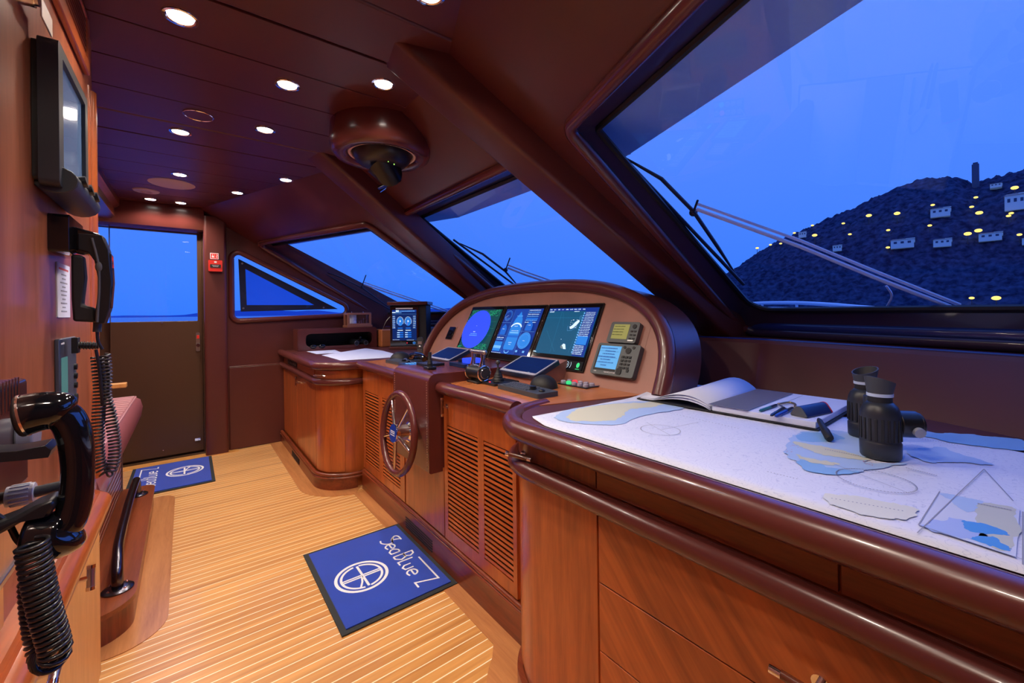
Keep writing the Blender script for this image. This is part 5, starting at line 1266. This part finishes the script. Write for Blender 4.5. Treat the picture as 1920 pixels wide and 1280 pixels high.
# fork of the cradle
for (q, yy) in (([(-30, 842), (40, 838), (92, 828), (104, 836), (98, 850), (40, 856), (-30, 862)], .80), ([(-30, 985), (30, 962), (70, 940), (106, 926), (112, 938), (100, 958), (50, 968), (20, 985), (-30, 1010)], .80)):
    mb = MB(mt=black)
    P_ = img(q, yy); Mq = frame((0, 0, 0), (1, 0, 0), (0, 0, 1), (0, -1, 0)); old = mb.m; mb.m = Mq; mb.prism(P_, -(yy+.020), -(yy-.020)); mb.m = old; mb.build('cradle_arm', pn, bevel=.004, seg=2)
mb = MB(mt=blackg); mb.box((-.235, .80, 1.06), (.05, .10, .24)); mb.build('wall_plate', pn, bevel=.01)
mb = MB(mt=cordm); mb.tube(smooth_path([ip(-30, 955), ip(0, 970), ip(18, 985), ip(30, 1008), ip(42, 1022)], 5), .0035, 10)
mb.tube(smooth_path([ip(96, 1030), ip(94, 1050), ip(88, 1070), ip(80, 1090)], 4), .003, 8); mb.build('cord_lead', pn)
cy_ = .76
helix([site(60, 1016, y=cy_), site(62, 1032, y=cy_), site(72, 1090, y=cy_), site(86, 1150, y=cy_), site(99, 1195, y=cy_), site(104, 1222, y=cy_), site(94, 1236, y=cy_+.005), site(84, 1226, y=cy_+.025), site(76, 1190, y=cy_+.035), site(68, 1130, y=cy_+.035), site(66, 1080, y=cy_+.035)], .0135, .0066, .0026, cordm, 'coiled_cord', pn, k=12)

# fire call point and sign on the column
PM2 = frame((0, 4.61, 0), (1, 0, 0), (0, 0, 1), (0, -1, 0))
t = thing('fire_call_point', 'red fire alarm call point with a black window on the leather column', 'alarm', (.19, 4.6, 1.64))
mb = MB(PM2, red); mb.prism(roundpoly([(.138, 1.645), (.240, 1.645), (.240, 1.745), (.138, 1.745)], .006), 0, .035); mb.build('housing', t, bevel=.005)
mb = MB(PM2, blackm); mb.box((.189, 1.692, .036), (.078, .030, .003)); mb.use(white)
for k in range(2): mb.box((.189, 1.697-.009*k, .038), (.05-.01*k, .0025, .001))
mb.box((.189, 1.728, .0355), (.018, .014, .001)); mb.build('window', t)
t = thing('fire_sign', 'small white and red fire sign above the call point on the leather column', 'sign', (.18, 4.6, 1.755))
mb = MB(PM2, white); mb.prism([(.152, 1.758), (.214, 1.758), (.214, 1.812), (.152, 1.812)], 0, .003); mb.build('plate', t)
mb = MB(PM2, red); mb.box((.183, 1.785, .0032), (.052, .044, .0006)); mb.use(white); mb.ball((.172, 1.778, .0036), (.008, .009, .0006), 12, 4); mb.box((.170, 1.793, .0036), (.004, .016, .0006)); mb.box((.183, 1.785, .0036), (.0016, .040, .0006))
mb.stroke([(.194, 1.769), (.203, 1.775), (.196, 1.783), (.204, 1.791), (.198, 1.802)], .004, .0040); mb.build('pictogram', t)
t = thing('door_sensor', 'tiny white magnetic sensor on the header above the door', 'sensor', (-.58, 4.60, 2.06))
mb = MB(mt=white); mb.box((-.575, 4.612, 2.075), (.016, .012, .05)); mb.build('body', t, bevel=.002)

# ================================================================== CEILING FIXTURES AND LIGHT
Lspots = [(-.013, 1.69), (.33, 1.93), (.645, 1.69), (-.028, 2.749), (.316, 2.466), (.655, 2.718), (-.042, 3.582), (.547, 3.301), (.303, 3.86), (-.241, 4.467), (-.048, 4.473), (.575, 1.13)]
names = ['nearest large downlight on the left of the planked ceiling', 'second downlight in the planked ceiling, beside the nearest one toward the windshield', 'downlight behind the leather compass drum, nearest the windshield beam', 'downlight next to the round chrome flush hatch', 'downlight midway between the flush hatch and the compass drum', 'downlight touching the left side of the compass drum', 'downlight directly before the round cream speaker', 'downlight by the head of the far windshield beam', 'downlight alone on the far right end of the planks', 'left one of the two farthest downlights before the door', 'right one of the two farthest downlights before the door', 'downlight at the top edge of the photo by the near beam']
lens = emi('lamp_white', (1.0, .95, .90), 9)
L0 = thing('downlight', names[0], 'light', T((Lspots[0][0], Lspots[0][1], 2.2)), 'recessed ceiling downlights')
mb = MB(T((Lspots[0][0], Lspots[0][1], 2.2)), chrome); mb.lathe([(.034, -.001), (.040, -.005), (.047, -.004), (.049, 0), (.049, .001)], n=32); mb.build('trim_ring', L0)
mb = MB(T((Lspots[0][0], Lspots[0][1], 2.2)), lens); mb.lathe([(.0001, -.004), (.034, -.0035), (.035, .001)], n=28); mb.build('lens', L0)
for i, (x, y_) in enumerate(Lspots):
    if i: copy_tree(L0, T((x, y_, 2.2)), names[i])
    d = bpy.data.lights.new('spot_lamp', 'SPOT'); d.energy = 26; d.spot_size = R(150); d.spot_blend = .9; d.color = (1.0, .84, .70); d.shadow_soft_size = .03
    o = bpy.data.objects.new('spot_lamp', d); COL.objects.link(o); o.location = (x, y_, 2.185)
for x, y_ in ((.3, .45), (-.1, .1), (.35, -.5), (-.7, 3.0)):  # added fill spots without fittings, out of view
    d = bpy.data.lights.new('spot_lamp', 'SPOT'); d.energy = 26; d.spot_size = R(150); d.spot_blend = .9; d.color = (1.0, .84, .70); d.shadow_soft_size = .04
    o = bpy.data.objects.new('spot_lamp', d); COL.objects.link(o); o.location = (x, y_, 2.185)
t = thing('ceiling_speaker', 'large round cream speaker grille flush in the far ceiling', 'speaker', (-.09, 3.87, 2.2))
mb = MB(T((-.09, 3.87, 2.2)), cream); mb.lathe([(.0001, -.006), (.125, -.005), (.135, 0), (.135, .001)], n=40); mb.build('grille', t)
t = thing('ceiling_vent', 'small round cream air vent beside the ceiling speaker', 'vent', (-.25, 4.19, 2.2))
mb = MB(T((-.25, 4.19, 2.2)), cream); mb.lathe([(.035, -.010), (.075, -.006), (.080, 0)], n=30); mb.build('ring', t)
mb = MB(T((-.25, 4.19, 2.2)), blackm); mb.lathe([(.0001, -.009), (.036, -.009)], n=20); mb.use(cream)
for k in range(8): mb.box((0, 0, 0), (.004, .03, .004), rz(R(45*k)) @ T((0, .02, -.011)))
mb.build('vane', t)
t = thing('flush_hatch', 'round chrome rimmed flush fitting in the ceiling without a lamp', 'fitting', (.043, 2.472, 2.2))
mb = MB(T((.043, 2.472, 2.2)), chrome); mb.tube([(.058*cos(2*pi*i/32), .058*sin(2*pi*i/32), -.002) for i in range(32)], .0035, 6, closed=True); mb.build('rim', t)
mb = MB(T((.043, 2.472, 2.2)), leather); mb.lathe([(.0001, -.003), (.056, -.003), (.056, .001)], n=28); mb.build('disc', t)
# compass drum
cd = thing('compass_drum', 'round leather ceiling drum holding a black periscope compass with hanging mirror', 'compass', (.80, 2.12, 2.05))
CMd = T((.80, 2.12, 0))
mb = MB(CMd, leather_hi); mb.lathe([(.165, 2.075), (.172, 2.060), (.20, 2.052), (.232, 2.056), (.25, 2.08), (.255, 2.12), (.25, 2.19), (.245, 2.26)], n=48); mb.build('drum', cd, ang=60)
mb = MB(CMd, cream); mb.lathe([(.152, 2.075), (.156, 2.066), (.166, 2.066), (.170, 2.075), (.165, 2.09)], n=44); mb.build('ring', cd, ang=60)
mb = MB(CMd, black); mb.lathe([(.152, 2.12), (.152, 2.075), (.138, 2.045), (.115, 2.022), (.085, 2.012), (.0001, 2.010)], n=36); mb.build('compass_bowl', cd)
tipb = V((.90, 2.30, 1.935)) ; topb = V((.84, 2.16, 2.03))
tb = site(716, 338, x=.92); 
mb = MB(mt=mat('periscope_black', (.003, .003, .004), .3)); mb.tube([V((.80, 2.13, 2.03)), V((.83, 2.12, 1.985)), tb+V((.0, 0, .02))], [.085, .07, .026], 20); mb.build('periscope', cd)
mb = MB(mt=blackg); mb.cyl(site(712, 352, x=.92), site(748, 337, x=.92), .013, 16); mb.use(chrome).ball(site(741, 344, x=.905), .006); mb.tube([site(714, 360, x=.91), site(724, 353, x=.91)], .0035, 8); mb.build('mirror', cd)
mb = MB(mt=mat('wire_tan', (.25, .1, .06), .5)); mb.tube(smooth_path([site(744, 280, x=.84), site(748, 300, x=.86), site(746, 322, x=.88)], 4), .0022, 6); mb.tube(smooth_path([site(740, 280, x=.84), site(745, 300, x=.86), site(743, 322, x=.88)], 4), .0022, 6); mb.build('wire', cd)
mb = MB(mt=emi('led_green', (.3, .9, .1), 3)); mb.ball(site(728, 303, x=.78), .0022, 8, 5); mb.ball(site(739, 308, x=.78), .0025, 8, 5); mb.build('led', cd)

# ================================================================== OUTSIDE
# wipers lie just outside the glass planes
def onf(f, u, v, off=D+.03): return site_pl(u, v, f.C+f.N*off, f.N)
wip = mat('wiper_black', (.008, .010, .03), .5); wst = mat('wiper_sky_tint', (.70, .78, .95), .3)  # arm metal painted pale blue in place of reflected sky
def wiper(f, blade, link, arm, label, r=1.0, mid=None):
    t = thing('wiper', label, 'wiper', onf(f, *arm[-1]), 'wipers outside the windshield')
    mb = MB(mt=wip)
    a, b = onf(f, *blade[0], D+.012), onf(f, *blade[-1], D+.012)
    mb.tube([a, a.lerp(b, .5)+f.N*.0, b], .008*r, 8); mb.build('blade', t)
    mb = MB(mt=wip); P = [onf(f, *p, D+.035) for p in link]; mb.tube(P, [.004*r]+[.0085*r]*(len(P)-2)+[.004*r], 8); mb.build('bridge', t)
    mb = MB(mt=wst); P = [onf(f, *p) for p in arm]; mb.tube(P, .0075*r, 8); mb.tube([p+V((0, 0, .024*r)) for p in P[:-1]]+[P[-1]+V((0, 0, .02))], .006*r, 8); mb.build('arm', t)
    if mid:
        mb = MB(mt=wip); c = onf(f, *mid, D+.04); mb.ball(c, .018*r, 10, 6); mb.cyl(onf(f, *mid), onf(f, mid[0]+8, mid[1]-22), .005*r, 8); mb.build('pivot', t)
    return t
w = wiper(FS, [(1152, 278), (1394, 533)], [(1165, 292), (1240, 335), (1300, 396), (1345, 462), (1380, 515)], [(1306, 392), (1500, 462), (1640, 520), (1800, 582)], 'wiper with long twin chrome arm on the near right window', mid=(1300, 398))
w2_ = wiper(FC, [(850, 449), (965, 534)], [(862, 456), (905, 476), (947, 508), (975, 540)], [(952, 502), (985, 515), (1060, 540)], 'dark wiper on the middle window above the instrument hood', mid=(948, 506))
wiper(FP, [(580, 497), (735, 582)], [(592, 503), (640, 520), (680, 540), (728, 575)], [(682, 533), (740, 553), (800, 573), (860, 592)], 'dark wiper on the far left windshield pane beside the triangular window', mid=(678, 538))
mb = MB(mt=wst); P = smooth_path([onf(FS, 1662, 536), onf(FS, 1672, 555), onf(FS, 1660, 580)], 5); mb.tube(P, .004, 6)
mb.build('washer_hose', label='thin curved hose hanging from the long chrome wiper arm', cat='hose')
# foredeck rail, hull deck, sea
mb = MB(mt=mat('deck_paint', (.20, .26, .36), .5)); mb.prism([(2.9, -2.5), (2.9, 6.0), (6, 5.2), (9, 3.8), (11.5, 2.2), (11.5, 2.0), (9, .4), (6, -1.2)], .2, .35)
mb.build('foredeck', label='pale foredeck of the yacht beyond the windshield', cat='deck')
rl = thing('deck_rail', 'curved steel bow rail just above the windshield sill, before the hill', 'rail', (7, 0, .35))
rp = smooth_path([(4.6, .3, 1.18), (5.2, 1.1, 1.25), (5.6, 1.5, 1.29), (6.1, 2.0, 1.325), (6.6, 2.6, 1.34), (7.0, 3.3, 1.33)], 6)
mb = MB(mt=wst); mb.tube(rp, .022, 8); mb.build('top_tube', rl)
mb = MB(mt=wst); mb.tube([p-V((.0, 0, .07)) for p in rp], .012, 8); mb.build('lower_tube', rl)
for i in range(0, len(rp), 6):
    mb = MB(mt=wst); mb.tube([(rp[i].x, rp[i].y, .35), rp[i]], .016, 8); mb.build('stanchion', rl)
wl = thing('anchor_windlass', 'dark hooded windlass with light fairings at the bow, past the right end of the hood', 'winch', (7, 2.2, .35))
c = site(1222, 578, x=7.0)
mb = MB(mt=mat('windlass_dark', (.03, .04, .08), .5)); mb.tube([(c.x, c.y, .35), (c.x, c.y, c.z+.05)], .14, 14); mb.ball((c.x, c.y, c.z+.07), (.13, .13, .08)); mb.build('drum', wl)
mb = MB(mt=mat('fairing', (.35, .42, .55), .3)); 
mb.tube(smooth_path([(c.x-.6, c.y+.1, .35), (c.x-.6, c.y, c.z-.05), (c.x-.6, c.y-.5, c.z-.03), (c.x-.6, c.y-.75, .35)], 5), .05, 10); mb.build('fairing', wl)
def sea_mat():
    m, n, b = nt('sea'); b.inputs['Base Color'].default_value = (.06, .16, .42, 1); b.inputs['Roughness'].default_value = .18
    tc = n.nodes.new('ShaderNodeTexCoord'); t = n.nodes.new('ShaderNodeTexNoise'); t.inputs['Scale'].default_value = .5; t.inputs['Detail'].default_value = 5
    n.links.new(tc.outputs['Object'], t.inputs['Vector']); bp = n.nodes.new('ShaderNodeBump'); bp.inputs['Strength'].default_value = .35; bp.inputs['Distance'].default_value = .4
    n.links.new(t.outputs['Fac'], bp.inputs['Height']); n.links.new(bp.outputs[0], b.inputs['Normal']); return m
mb = MB(mt=sea_mat()); mb.add([(-9000, -9000, -4), (9000, -9000, -4), (9000, 9000, -4), (-9000, 9000, -4)], [(0, 1, 2, 3)]); struct('ground_sea', mb, keep=True)
# far low shore across the water
mb = MB(mt=mat('far_shore', (.03, .12, .45), 1)); rr = random.Random(9); A, B = [], []
for i in range(90):
    az = R(-40+i*1.2); r = 3500; hh = 25+22*sin(i*.37)+14*sin(i*1.3+1)+(40 if i > 34 else 0)*.8
    A.append(V((r*sin(az), r*cos(az), -4))); B.append(V((r*1.03*sin(az), r*1.03*cos(az), max(6, hh*.55))))
mb.strip(A, B); mb.build('trim_11', kind='structure')
# wooded hill
ridge = [(1180, 572), (1260, 570), (1330, 545), (1360, 515), (1400, 488), (1450, 456), (1500, 434), (1560, 408), (1610, 386), (1660, 362), (1700, 345), (1740, 333), (1790, 331), (1832, 343), (1860, 335), (1900, 322), (1960, 305), (2100, 270), (2400, 230), (2700, 260)]
from mathutils import noise
def ridge_v(u):
    for (a, va), (b, vb) in zip(ridge[:-1], ridge[1:]):
        if a <= u <= b: f = (u-a)/(b-a); return va+(vb-va)*f
    return ridge[0][1]
def hill_m():
    m, n, b = nt('wooded_hill'); tc = n.nodes.new('ShaderNodeTexCoord')
    t = n.nodes.new('ShaderNodeTexNoise'); t.inputs['Scale'].default_value = .3; t.inputs['Detail'].default_value = 8; n.links.new(tc.outputs['Object'], t.inputs['Vector'])
    rp_ = n.nodes.new('ShaderNodeValToRGB'); rp_.color_ramp.elements[0].position = .35; rp_.color_ramp.elements[1].position = .75
    rp_.color_ramp.elements[0].color = (.012, .020, .055, 1); rp_.color_ramp.elements[1].color = (.06, .09, .19, 1)
    n.links.new(t.outputs['Fac'], rp_.inputs[0]); n.links.new(rp_.outputs[0], b.inputs['Base Color']); b.inputs['Roughness'].default_value = 1; b.inputs['Specular IOR Level'].default_value = 0
    return m
NU, NR = 340, 46; vs = []
def hill_pt(u, f):
    r0 = ray(u, 570); d = V((r0.x, r0.y, 0)).normalized(); cosd = F_/V((r0.x, r0.y)).length
    R_ = 300+130*f; hr = H+(430/V((ray(u, ridge_v(u)).x, ray(u, ridge_v(u)).y)).length)*ray(u, ridge_v(u)).z
    k = f*f*(3-2*f)*.55+.45*f; z = -4+(hr+4)*k
    return d*R_+V((0, 0, z))
for j in range(NR):
    for i in range(NU):
        u = 1180+i*(2700-1180)/(NU-1) if True else 0; u = 1180+1520*(i/(NU-1))**1.35
        f = j/(NR-1); p = hill_pt(u, f)
        q = noise.noise(p*.11)*1.6+noise.noise(p*.33)*2.2+noise.noise(p*.8)*.9
        p.z += q*(.25+.75*min(1, f*4))*1.0; vs.append(p)
for i in range(NU): p = vs[(NR-1)*NU+i]; vs.append(V((p.x*1.25, p.y*1.25, -4)))
mb = MB(mt=hill_m()); mb.add(vs, [(j*NU+i, j*NU+i+1, (j+1)*NU+i+1, (j+1)*NU+i) for j in range(NR) for i in range(NU-1)]); mb.build('hill', kind='structure', ang=180)
def on_hill(u, v):
    lo, hi = 0, 1
    for _ in range(30):
        f = (lo+hi)/2; p = hill_pt(u, f); r = ray(u, v); zr = H+r.z*V((p.x, p.y)).length/V((r.x, r.y)).length
        if p.z < zr: lo = f
        else: hi = f
    return hill_pt(u, f)
lampm = emi('street_lamp_glow', (1.0, .70, .16), 1.7); polem = mat('pole', (.05, .05, .06), .6)
lamps = [(1421, 470), (1446, 462), (1465, 460), (1488, 455), (1491, 440), (1525, 426), (1529, 451), (1583, 423), (1595, 444), (1631, 415), (1667, 437), (1684, 404), (1684, 412), (1745, 429), (1751, 390), (1816, 453), (1832, 376), (1824, 394), (1838, 413), (1898, 407), (1893, 412), (1905, 366), (1926, 370), (1666, 470), (1836, 447), (1913, 448), (1822, 568), (1868, 578)]
lt = None
for k, (u, v) in enumerate(lamps):
    p = on_hill(u, v+6); zt_ = p.z+5.2; big = k % 3 == 0
    if lt is None:
        lt = thing('street_lamp', 'small warm street lamp glowing among the trees on the dark hillside', 'lamp', T(p), 'street lamps on the hillside')
        mb = MB(T(p), polem); mb.tube([(0, 0, -2), (0, 0, 5)], .18, 6); mb.build('pole', lt)
        mb = MB(T(p), lampm); mb.ball((0, 0, 5.2), (1.35, 1.35, .8), 10, 6); mb.build('lamp', lt)
    else: copy_tree(lt, T(p) @ Mx.Scale(1.25 if big else .8, 4))
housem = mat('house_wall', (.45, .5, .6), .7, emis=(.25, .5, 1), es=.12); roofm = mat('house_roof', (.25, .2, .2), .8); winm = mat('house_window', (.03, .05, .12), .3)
def house(u, v, w, h, label):
    w *= .62; h *= .6
    p = on_hill(u, v+4); d = V((p.x, p.y, 0)).normalized(); m = frame(p-d*2, V((d.y, -d.x, 0)), d, (0, 0, 1))
    t = thing('house', label, 'house', m, 'houses on the wooded hillside')
    mb = MB(m, housem); mb.box((0, 0, h*.3), (w, 8, h*1.4)); mb.box((w*.35, 1, h*.9), (w*.4, 6, h*.7)); mb.build('wall', t)
    mb = MB(m, roofm); mb.add([(-w*.55, -4.5, h), (w*.55, -4.5, h), (w*.55, 4.5, h), (-w*.55, 4.5, h), (-w*.4, 0, h+h*.3), (w*.4, 0, h+h*.3)], [(0, 1, 5, 4), (2, 3, 4, 5), (1, 2, 5), (3, 0, 4), (3, 2, 1, 0)]); mb.build('roof', t)
    mb = MB(m, winm)
    for k in range(3): mb.box((-w*.3+w*.3*k, -4.03, h*.55), (w*.14, .1, h*.35))
    mb.build('window', t)
    return t
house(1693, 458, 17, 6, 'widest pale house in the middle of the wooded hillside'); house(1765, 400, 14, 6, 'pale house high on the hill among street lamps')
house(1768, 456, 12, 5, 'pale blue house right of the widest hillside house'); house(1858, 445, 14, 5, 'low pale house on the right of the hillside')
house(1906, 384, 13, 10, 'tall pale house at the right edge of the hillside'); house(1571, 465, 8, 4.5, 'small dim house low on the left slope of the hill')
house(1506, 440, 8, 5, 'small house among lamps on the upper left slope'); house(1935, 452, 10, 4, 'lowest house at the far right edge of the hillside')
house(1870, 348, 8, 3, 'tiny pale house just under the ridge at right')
p = on_hill(1832, 350); t = thing('hilltop_tower', 'slim dark tower on the saddle of the hill ridge', 'tower', T(p))
mb = MB(T(p), mat('tower', (.08, .10, .16), .8)); mb.box((0, 0, 7), (3.2, 3.2, 16)); mb.box((0, 0, 15.2), (2.2, 2.2, 2)); mb.build('shaft', t)

# ================================================================== WORLD, CAMERA, COLOUR
w = bpy.data.worlds.new('dusk'); S.world = w; w.use_nodes = True; n = w.node_tree
bg = n.nodes['Background']; tc = n.nodes.new('ShaderNodeTexCoord'); sp = n.nodes.new('ShaderNodeSeparateXYZ'); rp = n.nodes.new('ShaderNodeValToRGB')
n.links.new(tc.outputs['Generated'], sp.inputs[0]); n.links.new(sp.outputs[2], rp.inputs[0]); n.links.new(rp.outputs[0], bg.inputs[0])
e = rp.color_ramp.elements; e[0].position = 0; e[0].color = (.035, .19, .95, 1); e[1].position = .7; e[1].color = (.13, .27, .90, 1)
x = e.new(.08); x.color = (.05, .21, .98, 1); x = e.new(.3); x.color = (.075, .225, .95, 1)
bg.inputs[1].default_value = 1.15
# soft dusk skylight coming over the bow
d = bpy.data.lights.new('dusk_sky_light', 'SUN'); d.energy = 1.6; d.angle = R(70); d.color = (.04, .16, 1.0)
o = bpy.data.objects.new('dusk_sky_light', d); COL.objects.link(o); o.rotation_euler = V((-1, .12, -.42)).to_track_quat('-Z', 'Y').to_euler()
cam = bpy.data.cameras.new('camera'); co = bpy.data.objects.new('camera', cam); COL.objects.link(co); S.camera = co
cam.sensor_fit = 'HORIZONTAL'; cam.sensor_width = 36; cam.lens = 36*F_/1920; cam.clip_start = .02; cam.clip_end = 20000
# level camera; horizon lies 55 px above the frame centre
cr = cos(ROLL); sr = sin(ROLL)
fw = V((sin(YAW), cos(YAW), 0)); rt = V((cos(YAW), -sin(YAW), 0)); up = V((0, 0, 1))
# image right axis in camera coordinates: u = a c + b s ; roll the camera body accordingly
R_cam = rt*cr-up*sr; U_cam = up*cr+rt*sr
Mc = Mx.Identity(4)
for j in range(3): Mc[j][0] = R_cam[j]; Mc[j][1] = U_cam[j]; Mc[j][2] = -fw[j]; 
Mc[0][3], Mc[1][3], Mc[2][3] = 0, 0, H
co.matrix_world = Mc
cam.shift_x = 0; cam.shift_y = -(640-HY_)/1920
S.view_settings.view_transform = 'Standard'; S.view_settings.look = 'None'; S.view_settings.exposure = 0; S.view_settings.gamma = 1
